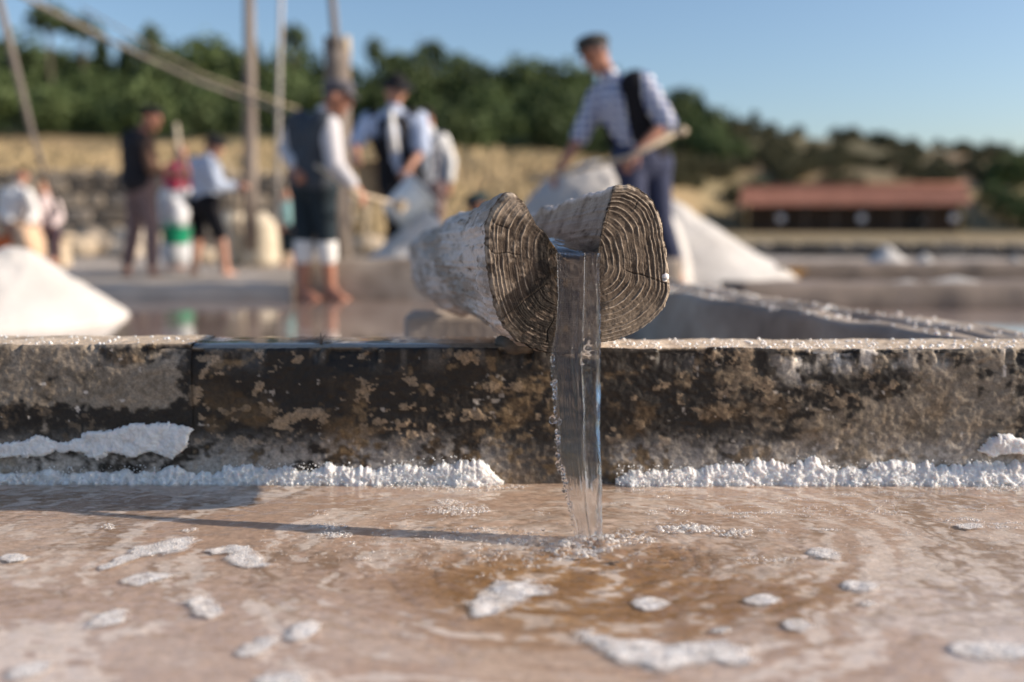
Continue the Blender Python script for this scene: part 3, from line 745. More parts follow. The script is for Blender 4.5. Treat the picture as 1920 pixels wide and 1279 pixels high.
O2 = np.array([to_face(*p) for p in OUT])
SEG = []; NO = 640
cl = np.vstack([O2, O2[:1]]); L = np.concatenate([[0], np.cumsum(np.hypot(*np.diff(cl, axis=0).T))])
tt = np.linspace(0, L[-1], NO, endpoint=False)
OU = np.interp(tt, L, cl[:, 0]); OV = np.interp(tt, L, cl[:, 1])
for _ in range(3):   # round the corners a little
    OU = (np.roll(OU, 1) + OU + np.roll(OU, -1)) / 3; OV = (np.roll(OV, 1) + OV + np.roll(OV, -1)) / 3
jag = .0022 * fbm(tt * 130, 0 * tt, 0, 401) + .0012 * fbm(tt * 420, 0 * tt, 0, 402)
g = np.gradient(OU), np.gradient(OV); gl2 = np.hypot(*g) + 1e-9
OU = OU + jag * g[1] / gl2; OV = OV - jag * g[0] / gl2
SCu, SCv = to_face(1102, 602); PU, PV = to_face(1090, 482)
lastout = 29
outer = O2[:lastout + 1]
ang = np.arctan2(outer[:, 1] - PV, outer[:, 0] - PU); rad = np.hypot(outer[:, 0] - PU, outer[:, 1] - PV)
od = np.argsort(ang); angs = np.concatenate([ang[od] - 2 * math.pi, ang[od], ang[od] + 2 * math.pi]); rads = np.tile(rad[od], 3)
T = np.linspace(0, 1, 230) ** .85
U = SCu + (OU[None] - SCu) * T[:, None]; Vv = SCv + (OV[None] - SCv) * T[:, None]
ru, rv = U - PU, Vv - PV; rr = np.hypot(ru, rv); th = np.arctan2(rv, ru)
rn = rr / np.interp(th, angs, rads) + .012 * fbm(ru * 22, rv * 22, 0, 411) + .004 * fbm(ru * 90, rv * 90, 0, 412, 2)
RP = np.array([.06, .13, .21, .28, .35, .42, .485, .555, .63, .70, .765, .825, .87, .91, .95, .985])
dist = np.full(rn.shape, 9.0); idx = np.zeros(rn.shape, int)
for i, r_ in enumerate(RP):
    d_ = np.abs(rn - r_ - .006 * vn(th * 2.1 + i, 0 * th + i * 3.7, 0, 415)); k_ = d_ < dist; dist = np.where(k_, d_, dist); idx = np.where(k_, i, idx)
wd = .0062
stren = .55 + .75 * vn(th * 5 + idx * 3.3, idx * 7.7 + 0 * th, 0, 416) + .3 * vn(th * 26 + idx, idx * 1.7 + 0 * th, 0, 417)
ridge = np.exp(-(dist / wd) ** 2) * np.clip(stren, .15, 1.2)
leftm = ss(.02, -.03, ru)
ridge = ridge * (1 - .4 * leftm) * (1 - ss(.052, .034, np.abs(ru + .004)) * ss(.02, -.01, rv))
fine = fbm(rn * 95, th * 1.3, 0, 418)
crack = np.zeros(rn.shape)
for a0, r0, r1, w_ in ((-.30, .45, 1.02, .0016), (.33, .8, 1.02, .001), (.10, .86, 1.02, .0014), (-1.35, .7, 1.0, .0012), (-2.5, .4, 1, .001), (3.05, .6, 1.0, .0012), (-2.0, .55, .95, .001), (2.75, .7, 1.0, .0012), (.75, .7, .95, .001)):
    dth = (th - a0 - .06 * vn(rn * 9, 0 * rn + a0, 0, 420) + math.pi) % (2 * math.pi) - math.pi
    crack = np.maximum(crack, np.exp(-(dth * rr / (w_ * .6)) ** 2) * ss(r0, r0 + .1, rn) * ss(r1 + .03, r1, rn))
n2 = fbm(ru * 40, rv * 40, 0, 421); n3 = fbm(ru * 160, rv * 160, 0, 422, 3); n1 = fbm(ru * 12, rv * 12, 0, 423)
hgt = ridge * .0022 + .0016 * n2 + .0008 * n3 + .0005 * fine - crack * .002 - .006 * ss(.955, 1.0, T)[:, None] ** 2 - .003 * ss(-.01, -.08, rv) * leftm
c = mixc((.06, .043, .032), (.12, .092, .07), ss(-.4, .4, n2 + .4 * n3))
c = mixc(c, (.085, .062, .045), ss(-.1, .35, fine) * .5)
c = mixc(c, (.52, .44, .36), np.clip(ridge * (1.0 + .5 * n3), 0, 1) * .9)
tl = ss(.05, .12, rv) * leftm; c = mixc(c, (.33, .28, .235), tl * ss(-.3, .3, n2 + .1) * .7)
lm = leftm * ss(.35, .55, rn); c = mixc(c, (.30, .25, .205), lm * ss(-.05, .4, n2 + .5 * n3) * .55)
edge = ss(.93, 1.0, T)[:, None] * (rn > .8); c = mixc(c, (.40, .345, .285), edge * ss(-.4, .2, n2 + n3) * .8)
algae = leftm * ss(1.15, .5, np.hypot((ru + .058) / .075, (rv + .105) / .085)) + leftm * ss(.036, .012, np.abs(ru + .052)) * ss(.08, .04, np.abs(rv + .03)) + leftm * ss(.035, .0, np.abs(ru + .055)) * ss(-.03, .0, rv) * ss(.09, .03, rv)
algae = np.clip(algae * 1.3, 0, 1) * ss(-.45, .05, n2 + .9 * n3 + .12)
c = mixc(c, (.010, .007, .005), np.clip(algae, 0, 1) * .95)
c = mixc(c, (.26, .16, .06), leftm * ss(.03, .0, np.abs(ru + .035)) * ss(.2, .45, n2 + .3 * n1) * .5)
dk2 = ss(.45, .1, rn) * (1 - leftm); c = mixc(c, (.05, .036, .026), dk2 * .7)
lowr = (1 - leftm) * ss(-.05, -.12, rv); c = mixc(c, (.27, .225, .18), lowr * .3); chan = ss(.052, .036, np.abs(ru + .004)) * ss(.02, -.01, rv); c = mixc(c, (.05, .036, .025), chan * .6)
c = mixc(c, (.02, .015, .01), crack * .75)
c = c * np.array([1.04, .985, .92]); wet = np.clip(dk2 * .6 + .5 * ss(.05, .0, np.abs(ru)), 0, 1); hgt = hgt - ridge * .0018 * np.clip(algae, 0, 1)
P3 = np.array(FC)[None, None] + U[..., None] * np.array(fu) + np.stack([0 * Vv, 0 * Vv, Vv], -1) + hgt[..., None] * np.array(fn)
spout = empty('log_spout', tuple(FC - Vector((0, 0, .15))), 'hollowed log spout with ringed end grain pouring water over the low wall', 'spout')
mk('end_grain', P3.reshape(-1, 3), gridF(len(T), NO, True)[:, ::-1], M['face'], spout, True, c, {'wet': wet})
# the log itself, running back and to the left
NSL = 120; LEN = 1.5
s_ = np.concatenate([[0, .004, .01, .02], np.linspace(.03, LEN, NSL)])
scl = 1.0 + .03 * ss(0, .10, s_) - .30 * np.clip(s_ / LEN, 0, 1) ** .75
ax_x = -math.sin(AX) * s_ - .03 * s_ ** 2 * .2; ax_y = math.cos(AX) * s_
ax_z = -.05 * np.clip(s_ / LEN, 0, 1) + 0 * s_
Uo, Vo = OU[None] * scl[:, None], OV[None] * (scl[:, None])
Uo = Uo + 0; 
aa = np.arctan2(OV, OU)[None] + 0 * Uo
ra = np.hypot(OU, OV)[None] + 0 * Uo
S2 = s_[:, None] + 0 * Uo
inner = np.zeros(NO)
# which outline points belong to the trough side
hl = L[29]; inn = ss(hl + .004, hl + .012, tt) * ss(L[-1] - .002, L[-1] - .010, tt)
CA, SA = np.cos(aa), np.sin(aa)
def bn_(f, g, sd, o=4): return fbm(CA * f + 40, SA * f + 40, S2 * g + 3.1, sd, o)
nn = (.012 * bn_(1.6, 5, 431) + .007 * bn_(6, 14, 432) + .003 * bn_(20, 50, 433, 3) + .003 * bn_(14, 4, 434, 3)) * ss(0, .06, S2)
knot = .012 * np.exp(-((S2 - .62) / .16) ** 2) * ss(.3, 1, np.cos(aa - 2.9)) + .014 * np.exp(-((S2 - .95) / .1) ** 2) * ss(.4, 1, np.cos(aa + 2.4))
outm = 1 - inn[None]
dr = nn * (outm * 1 + .35 * inn[None]) + knot * outm
Uo = Uo + dr * OU[None] / np.maximum(ra, .03); Vo = Vo + dr * OV[None] / np.maximum(ra, .03)
# the back of the trough is carved deeper than the lip
deep = inn[None] * ss(.01, .06, S2) * np.exp(-((OU[None] - .0) / .05) ** 2) * ss(.06, .02, OV[None]); Vo = Vo - deep * .025
rim = np.exp(-((tt - L[29]) / .02) ** 2)[None]; Vo = Vo + rim * (.010 * fbm(S2 * 14, 0 * S2, 0, 435) - .004) * ss(.0, .08, S2)
n1 = bn_(3, 6, 441); n2 = bn_(8, 18, 442); n3 = bn_(28, 60, 443, 3)
cb = mixc((.42, .345, .29), (.74, .65, .59), ss(-.35, .35, n1 + .5 * n2 + .4 * bn_(18, 4, 449))); cb = mixc(cb, (.27, .21, .165), ss(.05, .45, n2 + .35 * n3) * .8)
cb = mixc(cb, (.16, .105, .065), ss(.38, .55, bn_(12, 18, 448) + .5 * n3) * .85)
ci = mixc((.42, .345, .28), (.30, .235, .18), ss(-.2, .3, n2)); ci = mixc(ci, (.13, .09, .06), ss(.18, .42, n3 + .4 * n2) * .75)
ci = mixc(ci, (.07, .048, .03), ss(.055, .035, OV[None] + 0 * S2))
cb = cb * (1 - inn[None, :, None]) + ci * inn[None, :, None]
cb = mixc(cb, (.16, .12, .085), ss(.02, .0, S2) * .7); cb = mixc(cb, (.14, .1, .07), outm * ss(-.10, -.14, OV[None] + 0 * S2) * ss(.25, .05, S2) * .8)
P3 = np.stack([FC.x + math.cos(AX) * Uo + ax_x[:, None] - 0 * Uo, FC.y + math.sin(AX) * Uo + ax_y[:, None], FC.z + Vo + ax_z[:, None]], -1)
P3[0] = np.array(FC)[None] + OU[:, None] * np.array(fu) + np.stack([0 * OV, 0 * OV, OV], -1) - .006 * np.array(fn)
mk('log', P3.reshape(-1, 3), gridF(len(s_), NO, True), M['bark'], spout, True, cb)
cen = P3[-1].mean(0); Vb = np.vstack([P3[-1], (FC.x + ax_x[-1] + .03, P3[-1][:, 1].mean(), FC.z - .04)])
mk('back_end', Vb, [[i, (i + 1) % NO, NO] for i in range(NO)], M['post'], spout, False)
# salt lump stuck on the right rim
V, F = scatter(ICO2, [tuple(at(1248, 519, YF - .0)), tuple(at(1246, 525, YF))], np.array([.006, .004]), .35)
mk('salt_lump', V, F, M['salt'], spout)
# water standing in the trough, spilling over the lip
ZL = at(1080, 436, 1.9).z
LIPZ = at(1085, 482, YF).z
U_, S_ = np.meshgrid(np.linspace(0, 1, 60), np.concatenate([np.linspace(-.006, .26, 70), np.linspace(.28, LEN - .03, 60)]), indexing='ij')
zt = LIPZ + .006 + (ZL - LIPZ - .006) * ss(-.01, .24, S_) ** .8
ul = np.interp(zt, [LIPZ - .01, LIPZ + .012, ZL + .01], [to_face(1046, 470)[0], to_face(1036, 452)[0], to_face(1004, 420)[0]]) - .01
ur = np.interp(zt, [LIPZ - .01, ZL], [to_face(1126, 455)[0], to_face(1133, 430)[0]]) + .006
sc_ = np.interp(S_, s_, scl)
u = (ul + (ur - ul) * U_) * sc_
zt = zt - .055 * np.clip(S_ / LEN, 0, 1) + .0022 * fbm(u * 50, S_ * 30, 0, 451) + .002 * np.sin(U_ * 9 + S_ * 40) * ss(.12, 0, S_) - .004 * np.sin(U_ * math.pi) * ss(.06, 0, S_)
Pw = np.stack([FC.x + math.cos(AX) * u - math.sin(AX) * S_, FC.y + math.sin(AX) * u + math.cos(AX) * S_, zt], -1)
w_ = mk('trough_water', Pw.reshape(-1, 3), gridF(*U_.shape), M['film'])
tag(w_, 'dark clear water brimming inside the hollow of the log spout', 'water', kind='stuff')

# ================================================================== FALLING WATER
ROW = [(462, 1043, 1128), (474, 1044, 1128), (500, 1045, 1126), (560, 1047, 1127), (620, 1043, 1127), (655, 1036, 1127), (680, 1034, 1127), (720, 1037, 1128), (780, 1042, 1129), (850, 1047, 1130), (890, 1055, 1131), (950, 1069, 1132), (1000, 1084, 1133), (1034, 1096, 1134), (1060, 1100, 1134)]
NZ, NS = 340, 110
zz = np.linspace(LIPZ + .008, -.012, NZ)
def yc(z, s):   # depth of the sheet at height z; s = 0 left edge, 1 right edge
    drop = np.clip((LIPZ + .012 - z) / (LIPZ + .012), 0, 1); t = np.sqrt(drop)
    fwd = .010 + (.115 + .055 * s) * t ** 1.6
    return fwd * 1.04
A = np.zeros((NZ, NS, 3)); B = np.zeros((NZ, NS, 3))
for i, z in enumerate(zz):
    sarr = .5 - .5 * np.cos(np.linspace(0, math.pi, NS))
    yy0 = YF - yc(z, .5)
    py = proj(0, yy0, z)[1]
    xl = np.interp(py, [r[0] for r in ROW], [r[1] for r in ROW]); xr = np.interp(py, [r[0] for r in ROW], [r[2] for r in ROW])
    edge_n = 3.4 * float(fbm(z * 120, 1.0, 0, 461)) + 1.6 * float(vn(z * 300, 3.0, 0, 462)); edge_r = 2.6 * float(fbm(z * 26, 5.0, 0, 463)) - 1.5
    pxs = xl + edge_n * (py > 655) * np.exp(-sarr / .05) + (xr - xl) * sarr + edge_r * np.exp(-(1 - sarr) / .05)
    X_ = (pxs - 960) / FPX * yy0
    fy = yc(z, sarr)
    yface = YF + (X_ - FC.x) * math.tan(AX)
    yc_ = np.minimum(YF - fy, yface - .008 - .012 * sarr + .05 * float(ss(.150, .3, FC.z - z)))
    top = ss(LIPZ + .0, LIPZ - .05, z)
    # thickness: bead at the left rim, thin streaked sheet, thick cord at right
    wpx = xr - xl
    lowz = ss(.30, .0, z)
    c1 = .47 + .05 * math.sin(z * 10) + .04 * float(fbm(z * 7, 2.0, 0, 471)); c2 = .80 - .02 * math.sin(z * 16 + 1) + .025 * float(fbm(z * 9, 6.0, 0, 472)); k1 = .5 + .5 * math.sin(z * 24 + .6); k2 = .5 + .5 * math.sin(z * 19 + 2.2)
    hw = .165 + .03 * k2 + .03 * lowz; q_ = np.clip(1 - ((sarr - c2) / hw) ** 2, 0, 1) ** .5
    cord = q_ * (.021 + .006 * k2) * (1 - .2 * lowz) + np.exp(-((sarr - c1) / .05) ** 2) * (.001 + .005 * k1)
    sheet = .0022 + .0055 * np.exp(-((sarr - .03) / .05) ** 2)
    env = np.sqrt(np.clip(1 - (2 * sarr - 1) ** 6, 0, 1))
    tk = (cord + sheet) * env * (1 + .5 * float(fbm(z * 22, 9.0, 0, 475)))
    lz = ss(.62, .5, sarr)
    strk = fbm(sarr * 40 + .5 * math.sin(z * 9), z * 6.0 + 0 * sarr, 0, 465, 2) * .0019 * lz + fbm(sarr * 5 + .8 * math.sin(z * 8), z * 13 + 0 * sarr, 0, 467, 2) * .0065 * (1 - lz) * env + fbm(sarr * 9 + z * 6, z * 34 + 0 * sarr, 0, 470, 2) * .0042 * (1 - lz) * env * ss(.62, .45, z + 0 * sarr)
    strb = fbm(sarr * 4 + 5, z * 9 + 0 * sarr, 0, 468, 1) * .0035 * (1 - lz)
    fr_ = tk * .62 + strk * env; bk_ = tk * .45 + strb * env
    bk_ = np.minimum(bk_, .004 + .03 * float(ss(.150, .24, FC.z - z)))
    A[i] = np.stack([X_, yc_ - np.maximum(fr_, .0006 * env), z + 0 * X_], -1)
    B[i] = np.stack([X_, yc_ + np.maximum(bk_, .0006 * env), z + 0 * X_], -1)
loop = np.concatenate([A, B[:, ::-1][:, 1:-1]], 1)
fall = empty('falling_water', (SPL.x, SPL.y, 0), 'clear glassy stream of water falling from the spout into the shallow pan', 'water stream')
Fq = gridF(NZ, loop.shape[1], True)
V = loop.reshape(-1, 3); m_ = loop.shape[1]
F = [list(map(int, f)) for f in Fq[:, ::-1]] 
mk('stream', V, F + [list(range(m_)), [(NZ - 1) * m_ + k for k in range(m_)][::-1]], M['glass'], fall)
# beads of water down the ragged left edge
P = []; S = []
for i in range(95):
    py = random.uniform(662, 1010); z = H - (py - 420) * 1.66 / FPX
    xl = np.interp(py, [r[0] for r in ROW], [r[1] for r in ROW]) + random.gauss(1, 2.6)
    yy0 = YF - float(yc(z, 0.0)); P.append((( xl - 960) / FPX * yy0, yy0 - .002, at(960, py, yy0).z)); r_ = .0012 + .0028 * random.random() ** 3; S.append((r_, r_, r_ * random.uniform(1, 2)))
for px, py, r_ in ((1036, 787, .0062), (1050, 882, .0045), (1058, 918, .0045), (1063, 930, .003)):
    yy0 = YF - .09; v = at(px, py, yy0); P.append(tuple(v)); S.append((r_, r_, r_ * 1.35))
V, F = scatter(ICO2, P, np.array(S)); d_ = mk('droplets', V, F, M['glass'], fall); d_['kind'] = 'stuff'
# splash droplets round the foot
P = []; S = []
for i in range(120):
    a = random.random() * 6.28; q = .02 + .09 * random.random(); r_ = .0012 + .003 * random.random() ** 2
    P.append((SPL.x + math.cos(a) * q * 1.6, SPL.y + math.sin(a) * q, .001 + .014 * random.random() ** 2)); S.append((r_, r_, r_))
V, F = scatter(ICO2, P, np.array(S)); d_ = mk('splash', V, F, M['glass'], fall); d_['kind'] = 'stuff'

# ================================================================== WALLS AND PANS BEHIND
def rough_wall(name, pts, z0, z1, th_, mat, label=None, cat='wall', seed=0, salt=False, kind=None, parent=None):
    """a low wall that follows pts (x, y); box section with worn edges"""
    pts = [Vector((p[0], p[1], 0)) for p in pts]
    Ls = [0.0]
    for a, b_ in zip(pts, pts[1:]): Ls.append(Ls[-1] + (b_ - a).length)
    n = max(8, int(Ls[-1] / .06)); rows = []
    for i in range(n + 1):
        l = Ls[-1] * i / n; x = np.interp(l, Ls, [p.x for p in pts]); y = np.interp(l, Ls, [p.y for p in pts])
        l2 = min(Ls[-1], l + .01); l1 = max(0, l - .01)
        t = Vector((np.interp(l2, Ls, [p.x for p in pts]) - np.interp(l1, Ls, [p.x for p in pts]), np.interp(l2, Ls, [p.y for p in pts]) - np.interp(l1, Ls, [p.y for p in pts]), 0)).normalized()
        nn_ = Vector((t.y, -t.x, 0)); h_ = th_ / 2; r_ = .02
        prof = [(-h_, z0), (-h_, (z0 + z1) / 2), (-h_, z1 - r_), (-h_ + r_, z1), (-h_ * .3, z1), (h_ * .3, z1), (h_ - r_, z1), (h_, z1 - r_), (h_, (z0 + z1) / 2), (h_, z0)]
        rows.append([(x + nn_.x * (a + .012 * float(vn(l * 7, j * 1.3, 0, seed))), y + nn_.y * (a + .012 * float(vn(l * 7, j * 1.3, 0, seed))), zq + (.014 * float(vn(l * 5, j * .9, 0, seed + 1)) if zq > z0 + .01 else 0)) for j, (a, zq) in enumerate(prof)])
    V = np.array(rows).reshape(-1, 3); k = len(prof)
    F = [list(map(int, f)) for f in gridF(n + 1, k)] + [list(range(k))[::-1], [n * k + j for j in range(k)]]
    o = mk(name, V, F, mat, parent, True)
    if label: tag(o, label, cat)
    if kind: o['kind'] = kind
    if salt:
        m = int(Ls[-1] * 45); li = RNG.uniform(0, Ls[-1], m)
        P = np.stack([np.interp(li, Ls, [p.x for p in pts]) + RNG.normal(0, th_ * .3, m), np.interp(li, Ls, [p.y for p in pts]) + RNG.normal(0, th_ * .2, m), np.full(m, z1 + .002)], -1)
        V, F = scatter(ICO1, P, .003 + .005 * RNG.random(m) ** 3, .5)
        tag(mk('salt_grains', V, F, M['salt']), 'white salt crumbs on top of the ' + label.split(' wall')[0] + ' wall', 'salt', kind='stuff')
    return o
YB = YW + TH
a = on(1262, 540, .26); b_ = Vector(((1850 - 960) / FPX * 2.2, YB + .02, 0))
rough_wall('dividing_wall', [(a.x, a.y + 2.6), (a.x, a.y), (b_.x + .02, b_.y)], -.12, .25, .11, M['conc'], 'first low grey wall slanting away behind the front wall at right', seed=501, salt=True)
a2 = on(1400, 548, .25); b2 = on(1925, 624, .25)
rough_wall('dividing_wall', [(a2.x - .25, a2.y + 1.6), (a2.x, a2.y), (b2.x, b2.y), (b2.x + .15, YB + .03)], -.12, .24, .10, M['conc'], 'second low grey wall slanting away, beyond the first one at right', seed=505, salt=True)
YR = 6.4
rough_wall('cross_wall', [(on(1300, 560, 0).x + .15, YR), (9, YR + .35)], -.12, at(1500, 530, YR).z, .42, M['conc3'], 'broad pale cross wall on the right in front of the small salt piles', seed=509, salt=False)
YK = 7.05
rough_wall('cross_wall', [(at(556, 500, YK).x, YK), (at(1250, 500, YK).x + .1, YK)], -.12, at(700, 486, YK).z, .16, M['conc'], 'grey back wall of the middle pan under the tilted white tub', seed=513)
rough_wall('ledge', [(-9, YK - .25), (at(556, 500, YK).x - .01, YK)], -.12, at(300, 532, YK).z, .3, M['conc2'], 'low pale stone ledge at the far side of the pan, left', 'ledge', seed=517)
# middle pan
mm = mat_noise('middle_pan_silt', (.36, .28, .23), (.55, .46, .40), 1.5, .85, 30, .004)
def sheet(name, pts, z, mat, kind='structure'):
    mb = MB(); mb.add([(x, y, z) for x, y in pts], [tuple(range(len(pts)))]); return tag(mb.build(name, mat), kind=kind)
xr = at(1262, 540, 4.0).x
sheet('pan_floor', [(-9, YB - .01), (b_.x, YB - .01), (b_.x, YB + .05), (a.x, a.y), (a.x, YK), (-9, YK)], -.03, mm)
sheet('pan_water', [(-9, YB - .01), (b_.x, YB - .01), (b_.x, YB + .05), (a.x, a.y), (a.x, YK), (-9, YK)], -.001, M['still'])
sheet('pan_floor', [(b_.x + .01, YB - .01), (14, YB - .01), (14, YR), (a.x + .01, YR + .3), (a.x + .01, a.y)], -.03, mat_noise('pink_silt', (.36, .30, .28), (.50, .43, .40), 1.2, .85, 30, .004))
sheet('pan_water', [(b_.x + .01, YB - .01), (14, YB - .01), (14, YR), (a.x + .01, YR + .3), (a.x + .01, a.y)], -.002, M['still'])
sheet('pan_edge', [(a.x + .01, YR - .1), (14, YR - .1), (14, 7.4), (a.x + .01, 7.4)], -.0005, M['conc2'])
sheet('pan_floor', [(-14, YK + .06), (a.x + .2, YK + .06), (a.x + .2, 7.5), (-14, 7.5)], -.004, M['conc2'])
# support block under the back end of the log
bp = Vector((FC.x - math.sin(AX) * 1.36, FC.y + math.cos(AX) * 1.36, 0))
mb = MB(); mb.box((bp.x, bp.y, .06), (.30, .22, .36)); o = mb.build('support_block', M['conc2'], None, False)
bv = o.modifiers.new('b', 'BEVEL'); bv.width = .015; bv.segments = 2
tag(o, 'pale concrete block carrying the back end of the log spout', 'block')
# mortar wedged under the log on the wall top
V, F = ICO3; V = V * np.array([.055, .06, .024]); V = V * (1 + .25 * fbm(V[:, 0] * 50, V[:, 1] * 50, V[:, 2] * 50 + .3, 531))[:, None] + np.array([.02, YW + .06, ZT + .002])
tag(mk('mortar_wedge', V, F, mat_noise('dark_mortar', (.05, .035, .025), (.16, .12, .085), 30, .8, 90, .002)), 'dark lump of mortar bedding the log on the wall top', 'mortar')
# transverse salt walls further back on the right
rough_wall('pan_kerb', [(1.9, 9.2), (11, 9.6)], -.05, .15, .3, M['conc3'], 'low pale kerb behind the broad cross wall, right', 'kerb', seed=541)
rough_wall('pan_kerb', [(-1, 12.6), (14, 13.2)], -.05, .05, .25, M['conc2'], 'further low kerb near the small salt piles', 'kerb', seed=545)

# salt heaps ---------------------------------------------------------
def heap(name, base_l, base_r, basey, top, Y, label, mat=None, seed=0, depth=1.0, group=None, lean=0.0, cat='salt heap', z0=None, dome=0.0):
    L_, R_ = at(base_l, basey, Y), at(base_r, basey, Y); z0 = L_.z if z0 is None else z0
    tz = at(top[0], top[1], Y); rx = (R_.x - L_.x) / 2; cx = (L_.x + R_.x) / 2; h = tz.z - z0; ox = (tz.x - cx) / max(rx, 1e-6)
    n, m = 40, 80
    T, A_ = np.meshgrid(np.linspace(0, 1, n), np.linspace(0, 2 * math.pi, m, endpoint=False), indexing='ij')
    rr_ = T * (1 + .12 * fbm(np.cos(A_) * 1.6 + seed, np.sin(A_) * 1.6, 0, seed) * T)
    prof = np.where(T < .18, 1 - T * T * 1.9, np.clip(1 - .0616 - (T - .18) * (1 - .0616) / .82, 0, 1)); prof = prof * (1 - .10 * np.sin(T * math.pi))
    prof = prof * (1 - dome) + dome * np.sqrt(np.clip(1 - T ** 2.2, 0, 1)) * 1.0
    X = cx + rx * rr_ * np.cos(A_) + ox * rx * (1 - T); Yy = Y + rx * depth * rr_ * np.sin(A_)
    zz_ = z0 + h * prof + .05 * h * fbm(X * 7 / max(rx, .2), Yy * 7 / max(rx, .2), 0, seed + 2, 5, .65) * (1 - T) ** .2 - .02 * ss(.95, 1, T)
    o = mk(name, np.stack([X, Yy, zz_], -1).reshape(-1, 3), gridF(n, m, True), mat or M['salt_far'])
    return tag(o, label, cat, group)
heap('salt_heap', -330, 232, 603, (30, 462), 5.3, 'large white salt heap standing in the pan at the left frame edge', seed=601, z0=-.02, dome=.12)
heap('salt_heap', 672, 905, 492, (800, 395), YK + .45, 'white salt heap piled behind the back wall under the tilted tub', seed=605, z0=at(700, 490, YK + .1).z - .05)
heap('salt_heap', 930, 1290, 545, (1115, 304), 8.15, 'bluish shaded salt heap the capped man is reaching into', seed=611, depth=.8, dome=.85)
heap('salt_heap', 1090, 1492, 522, (1243, 372), 8.9, 'long sunlit salt heap sloping down right of the capped man', seed=617, depth=.8)
heap('salt_pile', 1612, 1716, 503, (1662, 459), 11.5, 'larger small salt pile right of centre, half lit half blue', seed=621, depth=.9)
heap('salt_pile', 1708, 1758, 503, (1734, 474), 11.6, 'smaller salt pile just right of the larger small one', seed=625)
heap('salt_pile', 1884, 1930, 508, (1904, 478), 11.2, 'little salt pile at the right frame edge', seed=629)
for i, (x, y, w) in enumerate(((1790, 522, 60), (1700, 528, 34))):
    heap('salt_smear', x - w, x + w, y + 4, (x, y - 4), 6.45, ['longer', 'shorter'][i] + ' low smear of salt on top of the broad cross wall at right', seed=640 + i, depth=.16, cat='salt', z0=at(1500, 530, YR).z - .006)
# boards at the foot of the long heap
mb = MB(); p1, p2 = at(1352, 462, 9.9), at(1478, 505, 8.6); mb.tube([p1, p2], [.014, .014], 8)
tag(mb.build('rake_handle', M['timber']), 'thin pole slanting down to the foot of the long sunlit heap', 'pole')
mb = MB(); pb = at(1440, 500, 9.0); mb.box((pb.x, pb.y, .045), (.5, .25, .05), Matrix.Rotation(.3, 4, 'Z')); mb.box((pb.x + .2, pb.y + .06, .09), (.3, .2, .04), Matrix.Rotation(-.2, 4, 'Z'))
tag(mb.build('wooden_boards', mat_plain('orange_wood', (.50, .28, .10), .6), None, False), 'orange wooden boards lying at the foot of the long sunlit heap', 'boards')

# retaining wall at right, with stones; dry-stone wall at left
def stone_wall(X0, X1, Y0, Y1, zt, label, seed, size=(.5, .22), mat_list=None, fill=None):
    L_ = math.hypot(X1 - X0, Y1 - Y0); ux, uy = (X1 - X0) / L_, (Y1 - Y0) / L_
    r = empty('stone_wall', (X0, Y0, 0), label, 'wall')
    mb = MB(); mb.box(((X0 + X1) / 2 - uy * .12, (Y0 + Y1) / 2 + ux * .12, zt / 2 - .06), (L_, .2, zt), Matrix.Rotation(math.atan2(uy, ux), 4, 'Z')); mb.build('core', M['conc'], r, False)
    meshes = []
    for k in range(6):
        V, F = ICO2; V = V.copy(); V = np.sign(V) * np.abs(V) ** .55; V = V * (1 + .16 * fbm(V[:, 0] * 2 + k, V[:, 1] * 2, V[:, 2] * 2 + 1.1, seed + k))[:, None] * .5
        me = bpy.data.meshes.new('stone'); me.from_pydata([tuple(v) for v in V], [], [tuple(map(int, f)) for f in F]); me.materials.append(mat_list[k % len(mat_list)]); meshes.append(me)
    z = 0; cnt = 0
    while z < zt - .02:
        hh = size[1] * random.uniform(.8, 1.25); hh = min(hh, zt - z + .03); l = -random.random() * .2
        while l < L_:
            w = size[0] * random.uniform(.6, 1.4)
            if cnt < 295:
                o = bpy.data.objects.new('stone', meshes[random.randrange(6)]); link(o, r); cnt += 1
                o.location = ((l + w / 2) * ux, (l + w / 2) * uy + random.uniform(-.03, .02), z + hh / 2 + random.uniform(-.01, .01)); o.scale = (w * .97, .3, hh * .96); o.rotation_euler = (random.uniform(-.06, .06), random.uniform(-.06, .06), math.atan2(uy, ux))
            l += w
        z += hh
    return r
SM = [mat_plain('stone_grey', (.22, .19, .16), .9, .25, 8), mat_plain('stone_tan', (.32, .265, .205), .9, .25, 8), mat_plain('stone_dark', (.15, .125, .10), .9, .25, 8)]
SM2 = [mat_plain('stone_pale', (.50, .43, .35), .9, .2, 8), mat_plain('stone_buff', (.42, .34, .25), .9, .2, 8), SM[1]]
xa, xb = at(1330, 480, 16).x, at(2150, 480, 15).x
stone_wall(xa, xb, 16.4, 14.6, at(1600, 458, 15.4).z, 'low brown stone wall in front of the tiled hut', 701, (.42, .12), SM)
stone_wall(at(-150, 400, 19).x, at(600, 400, 19).x, 18.6, 19.4, at(200, 322, 19).z, 'rough grey brown stone wall behind the seated pair and the workers at left', 711, (.55, .26), SM)
G2 = 'loose pale stones at the foot of the wall on the left'
BL = ['pale stone just left of the barefoot man in the brown shirt', 'grey-buff stone furthest back between the seated pair and the brown-shirted man', 'small brown stone in the middle of the loose ones at left', 'largest loose pale stone against the stone wall behind the brown-shirted man',
      'buff stone right beside the shoulder of the fair-haired seated person', 'brown stone against the wall right of the seated pair', 'pale stone lying right of the cream canvas sacks', 'small buff stone between the bending man and the cream sacks',
      'brown stone against the wall behind the green bucket', 'pale stone behind the small child in teal', 'buff stone behind the legs of the black-hatted man', 'brown stone behind the tilted white tub']
k = 0
